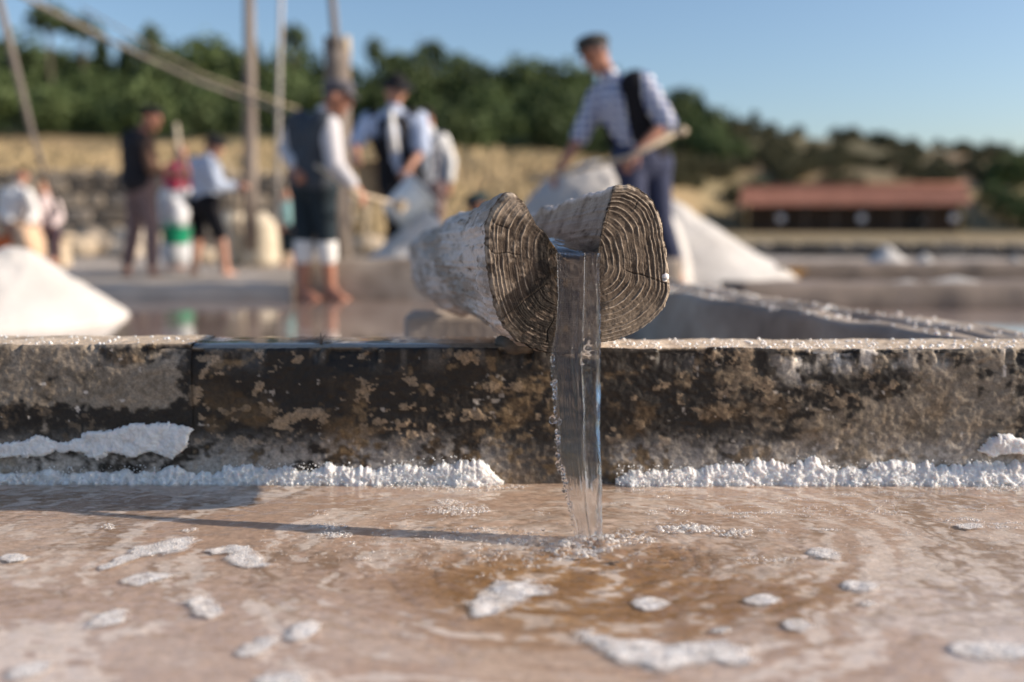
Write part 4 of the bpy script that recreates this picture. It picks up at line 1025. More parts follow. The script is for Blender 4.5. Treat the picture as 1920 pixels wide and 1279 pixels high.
for px, py, Y, w, h_ in ((240, 470, 15, .5, .3), (150, 460, 16, .6, .4), (205, 455, 16.5, .5, .35), (250, 440, 17, .7, .5), (120, 430, 17.2, .55, .4), (175, 436, 17.2, .6, .5), (510, 470, 14, .5, .3), (380, 480, 13, .45, .25), (285, 450, 17.4, .55, .45), (560, 460, 15.5, .5, .35), (690, 452, 16, .6, .4), (740, 455, 16.4, .5, .4)):
    V, F = ICO3; V = V * (1 + .3 * fbm(V[:, 0] * 1.5 + k, V[:, 1] * 1.5, V[:, 2] * 1.5 + .7, 720 + k, 3))[:, None] * np.array([w / 2, w / 2.6, h_ / 2]); X = (px - 960) / FPX * Y
    tag(mk('boulder', V + np.array([X, Y, h_ * .36]), F, SM2[k % 3]), BL[k], 'stone', G2); k += 1

# ================================================================== HUT
hx0, hx1 = at(1398, 440, 60), at(1800, 440, 56.5)
ang_h = math.atan2(hx1.y - hx0.y, hx1.x - hx0.x); Lh = (hx1 - hx0).length; gz = float(min(land(hx0.x, hx0.y)[0], land(hx1.x, hx1.y)[0])) - .3
hut = empty('tiled_hut', (hx0.x, hx0.y, gz), 'long low wooden hut with a red tiled roof at the foot of the right slope', 'hut')
hut.rotation_euler[2] = ang_h
zb = at(1600, 380, 56).z - gz; zr = at(1600, 347, 58).z - gz; dp = 3.4
def hpart(name, fn_, mat, smooth=False, par=None):
    mb = MB(); fn_(mb); o = mk(name, np.concatenate(mb.V), mb.F, mat, None, smooth); o.parent = par or hut; return o
dw = mat_noise('shaded_boards', (.035, .022, .014), (.085, .05, .03), 2, .8, 20, .004, stretch=(6, 6, .3)); tw = mat_plain('sunlit_boards', (.42, .31, .16), .8)  # eave shade and sunlight put into the colour: dark front, light gables
hpart('front_wall', lambda q: [q.box((Lh * (i + .5) / 70, .04 + .03 * (i % 2), zb / 2), (Lh / 70 * .97, .05, zb)) for i in range(70)], dw)['kind'] = 'stuff'
hpart('back_wall', lambda q: q.box((Lh / 2, dp, zb / 2), (Lh, .1, zb)), dw)
for xx in (0, Lh):
    def gable(q, xx=xx):
        q.add([(xx - .06, .1, 0), (xx - .06, dp - .05, 0), (xx - .06, dp - .05, zb), (xx - .06, dp / 2, zr - .12), (xx - .06, .1, zb), (xx + .06, .1, 0), (xx + .06, dp - .05, 0), (xx + .06, dp - .05, zb), (xx + .06, dp / 2, zr - .12), (xx + .06, .1, zb)],
              [(0, 4, 3, 2, 1), (5, 6, 7, 8, 9), (0, 1, 6, 5), (1, 2, 7, 6), (2, 3, 8, 7), (3, 4, 9, 8), (4, 0, 5, 9)])
    hpart('gable_wall', gable, tw)
for i in range(8):
    hpart('porch_post', lambda q: q.box((.1 + (Lh - .2) * i / 7, -.75, zb / 2), (.14, .14, zb)), tw if i in (0, 7) else M['trunk'])  # end posts take the sunlit board colour
rm = mat_noise('roof_tile', (.30, .115, .065), (.44, .19, .12), 1.2, .8, 9, .01)
for sgn in (0, 1):
    nx = 260; xs = np.linspace(-.4, Lh + .4, nx * 2); vs = np.linspace(0, 1, 16)
    X, Vv = np.meshgrid(xs, vs, indexing='ij')
    ya, yb_ = (-.75, dp / 2) if sgn == 0 else (dp + .5, dp / 2)
    Yv = ya + (yb_ - ya) * Vv; slope = (zr - zb) / (dp / 2 + .3)
    Zv = zr - slope * np.abs(Yv - dp / 2) * .93 + .05 * np.abs(np.sin(X / (Lh + .8) * math.pi * 90)) - .035 * ((Vv * 7.5) % 1)
    o = mk('roof_slope', np.stack([X, Yv, Zv], -1).reshape(-1, 3), gridF(*X.shape) if sgn == 0 else gridF(*X.shape)[:, ::-1], rm); o.parent = hut
hpart('ridge', lambda q: q.tube([(-.4, dp / 2, zr + .05), (Lh + .4, dp / 2, zr + .05)], .11, 8), rm, True)
discm = mat_plain('disc_and_handle_white', (.8, .78, .8), .3)
for px in (1467, 1617, 1781):
    t = (px - 1398) / (1796 - 1398); xx = Lh * t; zc_ = at(px, 409, 56).z - gz
    def disc(q):
        q.tube([(xx, -.82, zc_), (xx, -.9, zc_)], [.22, .19], 20)
    hpart('highlight_disc', disc, discm, False)  # white disc added in place of an out-of-focus highlight
def door(q): q.box((Lh * .80, -.02, zb * .42), (1.0, .06, zb * .84))
dd_ = hpart('door', door, mat_plain('door_dark', (.02, .015, .012), .7)); hpart('handle', lambda q: q.box((Lh * .80 + .4, -.09, 1.0), (.06, .06, .18)), discm, False, dd_)

# ================================================================== POSTS, SWEEP POLE, ROPES
def pole(name, pts, rads, mat, label, cat='pole', seg=12):
    mb = MB(); mb.tube(pts, rads, seg); return tag(mb.build(name, mat), label, cat)
YP = 11.0
pole('tall_pole', [at(470, 470, YP), at(469, 300, YP), at(468, 120, YP), at(465, -140, YP)], [.078, .072, .062, .052], M['post'], 'tall weathered upright pole standing between the workers at left')
pt = at(632, 72, 9.6); pb = at(636, 500, 9.6)
wp_ = empty('notched_post', (pb.x, pb.y, 0), 'thick forked timber post behind the man in the grey cap', 'post')
mb = MB(); mb.tube([(pb.x, pb.y, -.02), (pb.x, pb.y, 1.0), (pt.x, pt.y, pt.z - .25), (pt.x, pt.y, pt.z - .12)], [.135, .13, .12, .12], 14); mb.build('shaft', M['post'], wp_)
for s in (-1, 1):
    mb = MB(); mb.tube([(pt.x + s * .075, pt.y, pt.z - .2), (pt.x + s * .08, pt.y, pt.z - .05), (pt.x + s * .085, pt.y, pt.z + .02)], [.05, .048, .036], 8); mb.build('fork_prong', M['post'] if s < 0 else M['timber'], wp_)
pole('sweep_rod', [at(640, 120, 9.55), at(628, 60, 9.55), at(612, -120, 9.55)], [.04, .036, .032], M['post'], 'slim rod rising out of the forked post towards the top of the frame')
pole('thin_upright', [at(520, 420, 10), at(522, 220, 10), at(530, -120, 10)], [.022, .022, .02], mat_plain('bleached_wood', (.45, .41, .38), .8), 'thin bleached upright right of the tall weathered pole')
pole('sweep_pole', [at(-120, -100, 8.9), at(60, 2, 9.1), at(200, 74, 9.3), at(370, 152, 9.5), at(550, 218, 9.7), at(640, 246, 9.8)], [.021, .020, .018, .016, .014, .012], mat_noise('weathered_pole', (.26, .22, .18), (.42, .36, .30), 12, .85, 60, .003), 'long slanting pole crossing the sky from the top left down to the forked post')
pole('guy_rope', [at(150, 12, 9.25), at(380, 140, 9.35), at(560, 205, 9.5)], [.008, .008, .008], M['timber'], 'thin rope running just above the long slanting pole', 'rope', 6)
pole('leaning_pole', [at(-10, -30, 9), at(20, 90, 9), at(62, 260, 9.2), at(110, 400, 9.8)], [.035, .032, .026, .018], mat_plain('grey_pole', (.20, .17, .15), .8), 'grey leaning pole at the left frame edge')
# pale sacks standing behind
def sack(px, Y, w, h, label, lean=0.0):
    X = (px - 960) / FPX * Y; n, m = 22, 20
    T, A_ = np.meshgrid(np.linspace(0, 1, n), np.linspace(0, 2 * math.pi, m, endpoint=False), indexing='ij')
    r_ = w / 2 * np.where(T < .08, .55 + T * 5.5, np.where(T > .8, 1 - (T - .8) * 3.4, 1.0)) * (1 + .10 * fbm(A_ * 1.3, T * 4, 0, int(px)))
    V = np.stack([X + r_ * np.cos(A_) + lean * T * h, Y + r_ * .7 * np.sin(A_), T * h - .005], -1).reshape(-1, 3)
    F = [list(map(int, f)) for f in gridF(n, m, True)] + [list(range(m))[::-1], [(n - 1) * m + k for k in range(m)]]
    rt = empty('salt_sack', (X, Y, 0), label, 'sack', 'cream canvas sacks standing behind the poles'); mk('sack_body', V, F, M['canvas'], rt)
    mb = MB(); mb.tube([(X + lean * h + .32 * w / 2 * math.cos(a) , Y + .3 * w / 2 * math.sin(a), h * .97) for a in np.linspace(0, 6.283, 13)], .012, 6, False); mb.build('tie_cord', M['post'], rt)
    return rt
M['canvas'] = mat_noise('canvas', (.56, .47, .34), (.74, .65, .50), 6, .85, 90, .003)
sack(438, 12.2, .42, .68, 'cream canvas sack just left of the tall weathered pole', .05)
sack(492, 12.0, .42, .66, 'cream canvas sack just right of the tall weathered pole', -.04)
sack(532, 12.6, .34, .60, 'narrow cream canvas sack furthest right in the row', .1)
for i, (a_, b_) in enumerate((((438, 390), (470, 300)), ((452, 392), (426, 305)), ((660, 470), (650, 330)), ((682, 470), (690, 360)))):
    pole('stake', [at(a_[0], a_[1] + (45 if i < 2 else 0), 11.5), at(b_[0], b_[1], 11.5)], [.022, .018], M['timber'],
         ['thin stake leaning right across the cream sacks', 'thin stake leaning left across the cream sacks', 'wooden stake right behind the man in the grey cap', 'wooden stake between the grey-capped man and the black-hatted man'][i], 'stake', 8)

# ================================================================== PEOPLE
def caps(a, b_, ra, rb, seg=12):
    a, b_ = Vector(a), Vector(b_); d = b_ - a; L_ = d.length
    if L_ < 1e-5: d = Vector((0, 0, 1)); L_ = 1e-5
    d.normalize(); u = d.orthogonal().normalized(); w = d.cross(u)
    rows = []
    for t in np.linspace(-math.pi / 2, 0, 5)[1:]: rows.append((a + d * ra * math.sin(t), ra * math.cos(t)))
    for t in np.linspace(0, math.pi / 2, 5)[:-1]: rows.append((b_ + d * rb * math.sin(t), rb * math.cos(t)))
    V = [a - d * ra]
    for c_, r_ in rows:
        for k in range(seg): an = 2 * math.pi * k / seg; V.append(c_ + (u * math.cos(an) + w * math.sin(an)) * r_)
    V.append(b_ + d * rb); n = len(rows); F = [[0, 1 + (k + 1) % seg, 1 + k] for k in range(seg)]
    for i in range(n - 1):
        for k in range(seg):
            p, q = 1 + i * seg, 1 + (i + 1) * seg; F.append([p + k, p + (k + 1) % seg, q + (k + 1) % seg, q + k])
    p = 1 + (n - 1) * seg; F += [[p + k, p + (k + 1) % seg, len(V) - 1] for k in range(seg)]
    return V, F
def ellip(c, ax, r):
    """ax: 3 unit vectors, r: 3 radii"""
    V, F = ICO2; A_ = np.array([list(a) for a in ax]); V = (V * np.array(r)) @ A_ + np.array(c); return V, [list(map(int, f)) for f in F]
def remesh(name, mb, voxel, mat, parent, smooth_it=4, fac=.5):
    o = mk(name + '_src', np.concatenate(mb.V), mb.F, None, None)
    r = o.modifiers.new('r', 'REMESH'); r.mode = 'VOXEL'; r.voxel_size = voxel; r.use_smooth_shade = True
    s = o.modifiers.new('s', 'SMOOTH'); s.iterations = smooth_it; s.factor = fac
    dg = bpy.context.evaluated_depsgraph_get(); me = bpy.data.meshes.new_from_object(o.evaluated_get(dg)); me.name = name
    bpy.data.objects.remove(o)
    off = Vector((0, 0, 0)); p = parent
    while p is not None: off += p.location; p = p.parent
    me.transform(Matrix.Translation(-off)); me.materials.clear(); me.materials.append(mat)
    for pl in me.polygons: pl.use_smooth = True
    return link(bpy.data.objects.new(name, me), parent)
def cloth(name, c, var=.18, rough=.85): return mat_noise(name, tuple(x * (1 - var) for x in c), tuple(min(1, x * (1 + var)) for x in c), 14, rough, 60, .004, spec=.2)
SKIN = mat_noise('skin', (.42, .20, .13), (.55, .29, .20), 10, .55, 90, .0006); TAN = mat_noise('tanned_skin', (.33, .14, .085), (.43, .20, .13), 10, .55, 90, .0006)
DARKHAIR = cloth('dark_hair', (.02, .015, .012)); EYE = mat_plain('eye_dark', (.03, .02, .02), .3, 0); LIP = mat_plain('lip', (.32, .11, .09), .5, .05)
def hand(mb, wr, d, palm_n, size=1.0, curl=.7, side=1):
    """palm and five separate fingers; d points from the wrist along the hand, palm_n is the way the palm faces"""
    d = Vector(d).normalized(); pn = Vector(palm_n); pn = (pn - d * pn.dot(d)).normalized(); lat = d.cross(pn) * side
    wr = Vector(wr)
    for k in (-1, -.33, .33, 1): mb.add(*caps(wr + d * .012, wr + d * .085 * size + lat * .028 * k * size, .019 * size, .0125 * size, 8))
    for k, ln in ((-1.05, .062), (-.35, .074), (.35, .080), (1.05, .072)):
        p = wr + d * .088 * size + lat * .029 * k * size; dd2 = d.copy()
        for j, (l, r_) in enumerate(((ln * .45, .0098), (ln * .32, .0088), (ln * .25, .0078))):
            ax_ = dd2.cross(pn).normalized(); dd2 = (Matrix.Rotation(curl * (.6 + .35 * j), 3, ax_) @ dd2).normalized(); q_ = p + dd2 * l * size
            mb.add(*caps(p, q_, r_ * size, r_ * .93 * size, 8)); p = q_
    p = wr + d * .03 + lat * .026 * size; q_ = p + (lat * .75 + d * .6 + pn * .25).normalized() * .042 * size
    mb.add(*caps(p, q_, .014 * size, .011 * size, 8)); mb.add(*caps(q_, q_ + (d * .75 + pn * .6 + lat * .1).normalized() * .035 * size, .0105 * size, .009 * size, 8))
def person(label, Y, J, look, skin, shirt, trousers, vest=None, cuff=.15, hem=.55, hat=None, hatmat=None, hair=None, sock=None, hands=(.8, .8), vox=.0095, group=None, skirt=None, size=1.0, vest_back=.015, shoes=None, floor=0.0, tie=None, vest_open=False):
    Q = {k: at(v[0], v[1], Y + (v[2] if len(v) > 2 else 0)) for k, v in J.items()}
    z = size
    root = empty('person', (Q['pelvis'].x, Q['pelvis'].y, floor), label, 'person', group)
    look = Vector(look).normalized(); neck = Q['neck']; head = Q['head']
    up = (head - neck).normalized(); up = (up * .6 + Vector((0, 0, 1)) * .6 - look * .0).normalized(); up = (up - look * up.dot(look)).normalized(); lat = look.cross(up).normalized()
    shl, shr = Q['shl'], Q['shr']; pel = Q['pelvis']; axis = (neck - pel).normalized()
    slat = (shr - shl); sw = slat.length; slat.normalize()
    fwd = Vector(slat.cross(axis)).normalized()
    if fwd.dot(look) < 0: fwd = -fwd
    hl = Q.get('hipl', pel - slat * .09 * z); hr = Q.get('hipr', pel + slat * .09 * z)
    b = MB()
    hs = z
    b.add(*ellip(head, (lat, look, up), (.074 * hs, .094 * hs, .108 * hs)))
    b.add(*caps(head - up * .02 * hs + look * .035 * hs, head - up * .095 * hs + look * .062 * hs, .055 * hs, .026 * hs))
    b.add(*caps(head + look * .088 * hs + up * .012, head + look * .112 * hs - up * .022 * hs, .010 * hs, .016 * hs, 8))
    b.add(*caps(head + look * .082 * hs + up * .026 * hs - lat * .03, head + look * .082 * hs + up * .026 * hs + lat * .03, .014 * hs, .014 * hs, 8))
    for s in (-1, 1): b.add(*ellip(head + lat * s * .078 * hs - up * .008, (lat, look, up), (.010, .020, .032)))
    b.add(*caps(neck - axis * .02, head - up * .05 * hs - look * .01, .062 * z, .050 * z))
    def torso(mb, e, back=0.0, low=0.0, wide=1.0, open_=False):
        o_ = -fwd * back
        chest = neck.lerp(pel, .28) + o_; waist = neck.lerp(pel, .68) + o_
        for s, sh, hp in ((-1, shl, hl), (1, shr, hr)):
            o_ = -fwd * (back + (.07 if open_ and s < 0 else 0)); shi = sh.lerp(neck, .28) + o_ - axis * .03; lp = hp + o_ + axis * low
            mb.add(*caps(shi, waist + slat * s * .062 * z * wide, .078 * z + e, .082 * z + e)); mb.add(*caps(waist + slat * s * .062 * z * wide, lp, .082 * z + e, .09 * z + e))
        if open_:
            mb.add(*caps(chest - fwd * .03, waist - fwd * .03, .112 * z + e * .6, .10 * z + e * .6)); return
        mb.add(*caps(chest + fwd * .02, waist + fwd * .02, .115 * z + e, .105 * z + e)); mb.add(*caps(waist, pel + o_ + axis * low, .105 * z + e, .11 * z + e))
        mb.add(*caps(neck - axis * .045 + o_, chest, .07 * z + e * .6, .11 * z + e))
    torso(b, 0)
    for s, nme in ((-1, 'l'), (1, 'r')):
        sh, el, wr = Q['sh' + nme], Q['el' + nme], Q['wr' + nme]; hp, kn, an = (hl if s < 0 else hr), Q['kn' + nme], Q['an' + nme]
        b.add(*caps(neck.lerp(sh, .45) - axis * .03, sh, .058 * z, .058 * z)); b.add(*caps(sh, el, .054 * z, .042 * z)); b.add(*caps(el, wr, .043 * z, .027 * z))
        hd = (wr - el).normalized()
        hand(b, wr, hd, (pel - wr) * .6 + Vector((0, 0, -.25)), z, hands[0] if s < 0 else hands[1], s)
        b.add(*caps(hp, kn, .088 * z, .058 * z)); b.add(*caps(kn, kn.lerp(an, .35), .055 * z, .056 * z)); b.add(*caps(kn.lerp(an, .3), an, .054 * z, .036 * z))
        tf = Vector((fwd.x, fwd.y, 0)).normalized() if ('toe' + nme) not in Q else (Q['toe' + nme] - an)
        tf.z = 0; tf.normalize(); fz = an.z - .05 * z
        heel = Vector((an.x, an.y, fz)) - tf * .03; ball = Vector((an.x, an.y, fz - .012)) + tf * .12 * z; toe = Vector((an.x, an.y, fz - .018)) + tf * .18 * z
        b.add(*caps(an, heel, .036 * z, .034 * z)); b.add(*caps(heel, ball, .036 * z, .030 * z)); b.add(*caps(an, ball, .034 * z, .026 * z))
        sl = Vector((tf.y, -tf.x, 0))
        for k in (-1, -.4, .2, .75): b.add(*caps(ball + sl * k * .026, toe + sl * k * .03 - tf * abs(k) * .012, .017 * z, .011 * z, 8))
    remesh('body', b, vox, skin, root, 3, .45)
    sh_ = MB(); torso(sh_, .016 * z, 0, -.0)
    for s, nme in ((-1, 'l'), (1, 'r')):
        sh, el, wr = Q['sh' + nme], Q['el' + nme], Q['wr' + nme]; cf = cuff if not hasattr(cuff, '__len__') else cuff[0 if s < 0 else 1]
        sh_.add(*caps(neck.lerp(sh, .4) - axis * .03, sh, .072 * z, .076 * z)); e2 = el if cf > 0 else sh.lerp(el, 1 + cf)
        sh_.add(*caps(sh, e2, .076 * z, .066 * z)); 
        if cf > 0: sh_.add(*caps(el, el.lerp(wr, cf), .064 * z, .05 * z))
    sh_.add(*caps(neck - axis * .03, neck + up * .025, .075 * z, .062 * z))
    remesh('shirt', sh_, .013, shirt, root, 4, .5)
    tr_ = MB()
    if skirt:
        kc = (Q['knl'] + Q['knr']) / 2; ac = (Q['anl'] + Q['anr']) / 2
        tr_.add(*caps(pel, kc, .17 * z, .20 * z)); tr_.add(*caps(kc, kc.lerp(ac, .7), .20 * z, .23 * z)); tr_.add(*caps(hl, Q['knl'], .13, .13)); tr_.add(*caps(hr, Q['knr'], .13, .13))
        remesh('skirt', tr_, .018, skirt, root, 4, .5)
    else:
        tr_.add(*caps(hl, hr, .118 * z, .118 * z)); tr_.add(*caps(pel + axis * .06, pel, .125 * z, .13 * z)); tr_.add(*caps(pel.lerp(hl, 1.0) + axis * .05, hl, .115 * z, .115 * z)); tr_.add(*caps(hr + axis * .05, hr, .115 * z, .115 * z))
        for hp, kn, an in ((hl, Q['knl'], Q['anl']), (hr, Q['knr'], Q['anr'])):
            if hem > 0: tr_.add(*caps(hp, kn, .102 * z, .074 * z)); tr_.add(*caps(kn, kn.lerp(an, hem), .074 * z, .066 * z))
            else: tr_.add(*caps(hp, hp.lerp(kn, 1 + hem), .108 * z, .09 * z))
        remesh('trousers', tr_, .013, trousers, root, 4, .5)
    if sock:
        for hp, kn, an in ((hl, Q['knl'], Q['anl']), (hr, Q['knr'], Q['anr'])):
            q = MB(); q.add(*caps(kn.lerp(an, sock[1]), kn.lerp(an, sock[2]), .072 * z, .064 * z)); remesh('rolled_hem', q, .012, sock[0], root, 3, .5)
    if vest:
        v = MB(); torso(v, .030 * z, vest_back, .05, 1.0, vest_open); remesh('waistcoat', v, .013, vest, root, 4, .5)
    if tie:
        q = MB(); q.tube([neck + fwd * .085, neck.lerp(pel, .25) + fwd * .155, neck.lerp(pel, .6) + fwd * .145], [.02, .03, .036], 8); q.build('neck_tie', tie, root)
    if hair:
        q = MB(); q.add(*ellip(head - look * .018 + up * .022, (lat, look, up), (.083 * hs, .092 * hs, .10 * hs)))
        if hair[1] > 0: q.add(*ellip(head - look * .06 - up * .06, (lat, look, up), (.06 * hs, .04 * hs, .09 * hs * (1 + hair[1]))))
        remesh('hair', q, .011, hair[0], root, 3, .4)
    if hat:
        q = MB()
        if hat == 'cap':
            hu = (up * .92 + -look * .30).normalized(); hf = (look - hu * look.dot(hu)).normalized()
            q.add(*ellip(head + up * .062 * hs - look * .012, (lat, hf, hu), (.100 * hs, .122 * hs, .056 * hs))); q.add(*ellip(head + up * .05 * hs - look * .01, (lat, hf, hu), (.090 * hs, .105 * hs, .06 * hs)))
            q.add(*ellip(head + up * .045 * hs + look * .10 * hs, (lat, (look - up * .25).normalized(), (up + look * .25).normalized()), (.068 * hs, .055 * hs, .011)))
        elif hat == 'beret':
            q.add(*ellip(head + up * .078 * hs - look * .015, (lat, look, up), (.112 * hs, .122 * hs, .042 * hs))); q.add(*ellip(head + up * .05 * hs, (lat, look, up), (.084 * hs, .10 * hs, .05 * hs)))
        else:
            q.add(*ellip(head + up * .075 * hs, (lat, look, up), (.086 * hs, .10 * hs, .075 * hs))); q.add(*ellip(head + up * .052 * hs, (lat, look, up), (.155 * hs, .165 * hs, .013)))
        remesh('flat_cap' if hat == 'cap' else ('beret' if hat == 'beret' else 'brimmed_hat'), q, .010, hatmat, root, 3, .4)
    for s in (-1, 1):
        q = MB(); q.add(*ellip(head + look * .086 * hs + lat * s * .032 * hs + up * .008, (lat, look, up), (.011, .008, .007))); q.build('eye', EYE, root)
    q = MB(); q.add(*ellip(head + look * .098 * hs - up * .052 * hs, (lat, look, up), (.022, .008, .007))); q.build('mouth', LIP, root)
    return root, Q

def checks(name):
    m, nt, b = nm(name); v = coords(nt, (1, 1, 1)); tot = None
    for axn in ('X', 'Z'):
        w = N(nt, 'ShaderNodeTexWave', wave_type='BANDS', bands_direction=axn); w.inputs['Scale'].default_value = 5.0; w.inputs['Distortion'].default_value = 1.2; nt.links.new(v, w.inputs[0])
        if tot is None: tot = w.outputs['Fac']
        else:
            a_ = N(nt, 'ShaderNodeMath', operation='ADD'); nt.links.new(tot, a_.inputs[0]); nt.links.new(w.outputs['Fac'], a_.inputs[1]); d2 = N(nt, 'ShaderNodeMath', operation='MULTIPLY'); d2.inputs[1].default_value = .5; nt.links.new(a_.outputs[0], d2.inputs[0]); tot = d2.outputs[0]
    nt.links.new(ramp(nt, tot, [(.3, (.05, .07, .22)), (.5, (.30, .34, .50)), (.7, (.78, .78, .80))]), b.inputs['Base Color']); b.inputs['Roughness'].default_value = .9
    return m
white = cloth('white_cotton', (.74, .72, .70), .08); blueshirt = cloth('pale_blue_cotton', (.42, .48, .62), .12); black = cloth('black_wool', (.014, .013, .016)); slate = cloth('slate_wool', (.06, .07, .085)); navy = cloth('navy_cloth', (.045, .052, .095))
dnavy = cloth('dark_teal_cloth', (.018, .028, .036)); brown = cloth('brown_cotton', (.16, .09, .06)); mauve = cloth('mauve_brown_cloth', (.20, .135, .13)); greycap = cloth('grey_tweed', (.11, .105, .12)); dcap = cloth('dark_tweed', (.05, .047, .045))

# 1 the man in checks, right, reaching into the heap
P1, Q1 = person('man in checked shirt, black waistcoat and flat cap bending over the shaded salt heap', 7.4,
    dict(head=(1116, 98), neck=(1146, 150), shl=(1122, 180, .13), shr=(1206, 156, -.13), ell=(1088, 256, .08), wrl=(1052, 312, -.02), elr=(1250, 230, -.22), wrr=(1194, 286, -.34), pelvis=(1205, 300),
         hipl=(1182, 310, -.04), hipr=(1230, 308, .06), knl=(1192, 410, -.12), anl=(1190, 508, .0), knr=(1240, 415, .02), anr=(1276, 528, .02), toel=(1150, 520), toer=(1250, 545, -.15)),
    (-.75, -.5, -.45), TAN, checks('checked_cotton'), navy, vest=black, cuff=.12, hem=.72, hat='cap', hatmat=dcap, hair=(greycap, 0), vest_back=-.01, vest_open=True, hands=(.5, 1.1), size=1.13)
# 2 grey-capped man standing in the pan
P2, Q2 = person('man in grey flat cap and slate waistcoat standing in the pan with a rake', 6.9,
    dict(head=(632, 182), neck=(606, 218), shl=(556, 232, .10), shr=(618, 236, -.14), ell=(540, 282, .1), wrl=(556, 316, -.1), elr=(628, 310, -.24), wrr=(664, 350, -.25), pelvis=(584, 345),
         hipl=(572, 352, .05), hipr=(604, 354, -.05), knl=(570, 440, 0), anl=(568, 542, 0), knr=(612, 442, -.05), anr=(620, 540, -.02), toer=(640, 560, -.1), toel=(598, 560, -.1)),
    (.92, -.2, -.32), TAN, cloth('pale_grey_cotton', (.55, .53, .55), .1), dnavy, vest=slate, cuff=.85, hem=.12, hat='cap', hatmat=greycap, hair=(greycap, 0), sock=(white, .16, .42), hands=(1.0, 1.1), vest_back=.02)
# 3 black-hatted man
P3_, Q3 = person('man in black hat, black waistcoat and blue sleeves leaning over the white tub', 8.1,
    dict(head=(742, 172), neck=(738, 210), shl=(692, 226, .05), shr=(786, 224, .02), ell=(668, 270, -.08), wrl=(668, 288, -.22), elr=(792, 282, -.12), wrr=(768, 312, -.24), pelvis=(752, 338),
         hipl=(736, 346), hipr=(772, 344), knl=(742, 425, -.2), anl=(735, 505, 0), knr=(806, 400, -.22), anr=(800, 500, -.05)),
    (.35, -.85, -.4), SKIN, blueshirt, black, vest=black, cuff=.05, hem=.9, hat='brim', hatmat=black, hair=(DARKHAIR, 0), hands=(1.0, .8), tie=white)
# 4 man behind
person('dark-haired man in white sleeves and dark waistcoat behind the black-hatted man', 9.6,
    dict(head=(798, 222), neck=(806, 248), shl=(778, 258, .05), shr=(830, 262, -.02), ell=(776, 305, .0), wrl=(786, 335, -.1), elr=(845, 303, -.02), wrr=(843, 345, -.05), pelvis=(804, 358),
         knl=(796, 430), anl=(792, 500), knr=(816, 430), anr=(816, 500)),
    (-.7, -.6, -.3), TAN, white, mauve, vest=cloth('dark_blue_wool', (.05, .055, .09)), cuff=.8, hem=.8, hair=(DARKHAIR, 0), vox=.012, size=.88)
# 5 brown-shirted man
P5, Q5 = person('barefoot man in brown shirt and mauve trousers beside the light slanting stick', 9.8,
    dict(head=(284, 222), neck=(264, 250), shl=(248, 262, .12), shr=(276, 266, -.1), ell=(262, 312, .0), wrl=(300, 318, -.05), elr=(286, 316, -.2), wrr=(322, 322, -.2), pelvis=(262, 350),
         knl=(252, 425, .05), anl=(236, 512, .08), knr=(284, 425, -.08), anr=(286, 512, -.1), toel=(262, 528), toer=(310, 528, -.1)),
    (.9, -.35, -.15), TAN, brown, mauve, vest=cloth('blackish_wool', (.022, .02, .024)), cuff=.35, hem=.72, hair=(DARKHAIR, .2), hat='beret', hatmat=black, vox=.011, vest_back=.035)
# 6 man in pale shirt, bending
P6, Q6 = person('man in pale blue shirt and dark breeches bending forward by the light stick', 10.2,
    dict(head=(402, 276), neck=(392, 298), shl=(366, 306, .08), shr=(398, 312, -.12), ell=(392, 345, .05), wrl=(436, 350, -.05), elr=(410, 350, -.2), wrr=(442, 348, -.15), pelvis=(382, 385),
         knl=(372, 440, .05), anl=(362, 510, .08), knr=(412, 440, -.1), anr=(424, 508, -.1), toer=(450, 525), toel=(385, 525)),
    (.75, -.4, -.5), SKIN, cloth('washed_blue_cotton', (.58, .64, .76), .08), black, cuff=.85, hem=.02, hair=(DARKHAIR, 0), hat='beret', hatmat=black, vox=.011)
# 7 child in pink behind the stick
person('small person in pink top and white skirt holding the slanting stick', 10.6,
    dict(head=(338, 286), neck=(336, 306), shl=(318, 316), shr=(352, 316), ell=(314, 340), wrl=(330, 326, -.15), elr=(358, 338), wrr=(346, 308, -.2), pelvis=(332, 372),
         knl=(326, 430), anl=(322, 492), knr=(342, 430), anr=(342, 492)),
    (.2, -.9, -.2), TAN, cloth('pink_cotton', (.48, .07, .12), .1), white, cuff=.2, skirt=cloth('white_skirt', (.62, .64, .68), .1), hair=(cloth('brown_hair', (.14, .07, .04)), .2), vox=.012, size=.78)
# 8, 9 the seated pair
person('dark-haired person in white shirt sitting behind the orange tub at the left edge', 12.0,
    dict(head=(42, 330), neck=(34, 352), shl=(8, 362), shr=(52, 364, -.1), ell=(2, 398), wrl=(24, 418, -.2), elr=(66, 398, -.1), wrr=(52, 420, -.25), pelvis=(22, 424),
         knl=(36, 428, -.42), anl=(34, 482, -.4), knr=(66, 430, -.42), anr=(62, 484, -.4)),
    (.3, -.8, -.5), SKIN, white, cloth('tan_trousers', (.45, .30, .20)), cuff=.8, hem=.9, hair=(DARKHAIR, .1), vox=.013, size=.9)
person('person in pale pink blouse with fair hair sitting just right of the other seated one', 12.2,
    dict(head=(84, 352), neck=(86, 372), shl=(66, 382), shr=(104, 384), ell=(62, 408, -.1), wrl=(76, 424, -.25), elr=(112, 408, -.1), wrr=(98, 424, -.25), pelvis=(86, 430),
         knl=(76, 436, -.4), anl=(74, 484, -.38), knr=(104, 436, -.4), anr=(102, 484, -.38)),
    (-.2, -.9, -.3), SKIN, cloth('pinkish_cotton', (.68, .56, .54), .08), cloth('dark_plum_cloth', (.07, .045, .06)), cuff=.8, hem=.9, hair=(cloth('fair_hair', (.42, .25, .13)), .2), vox=.013, size=.82)
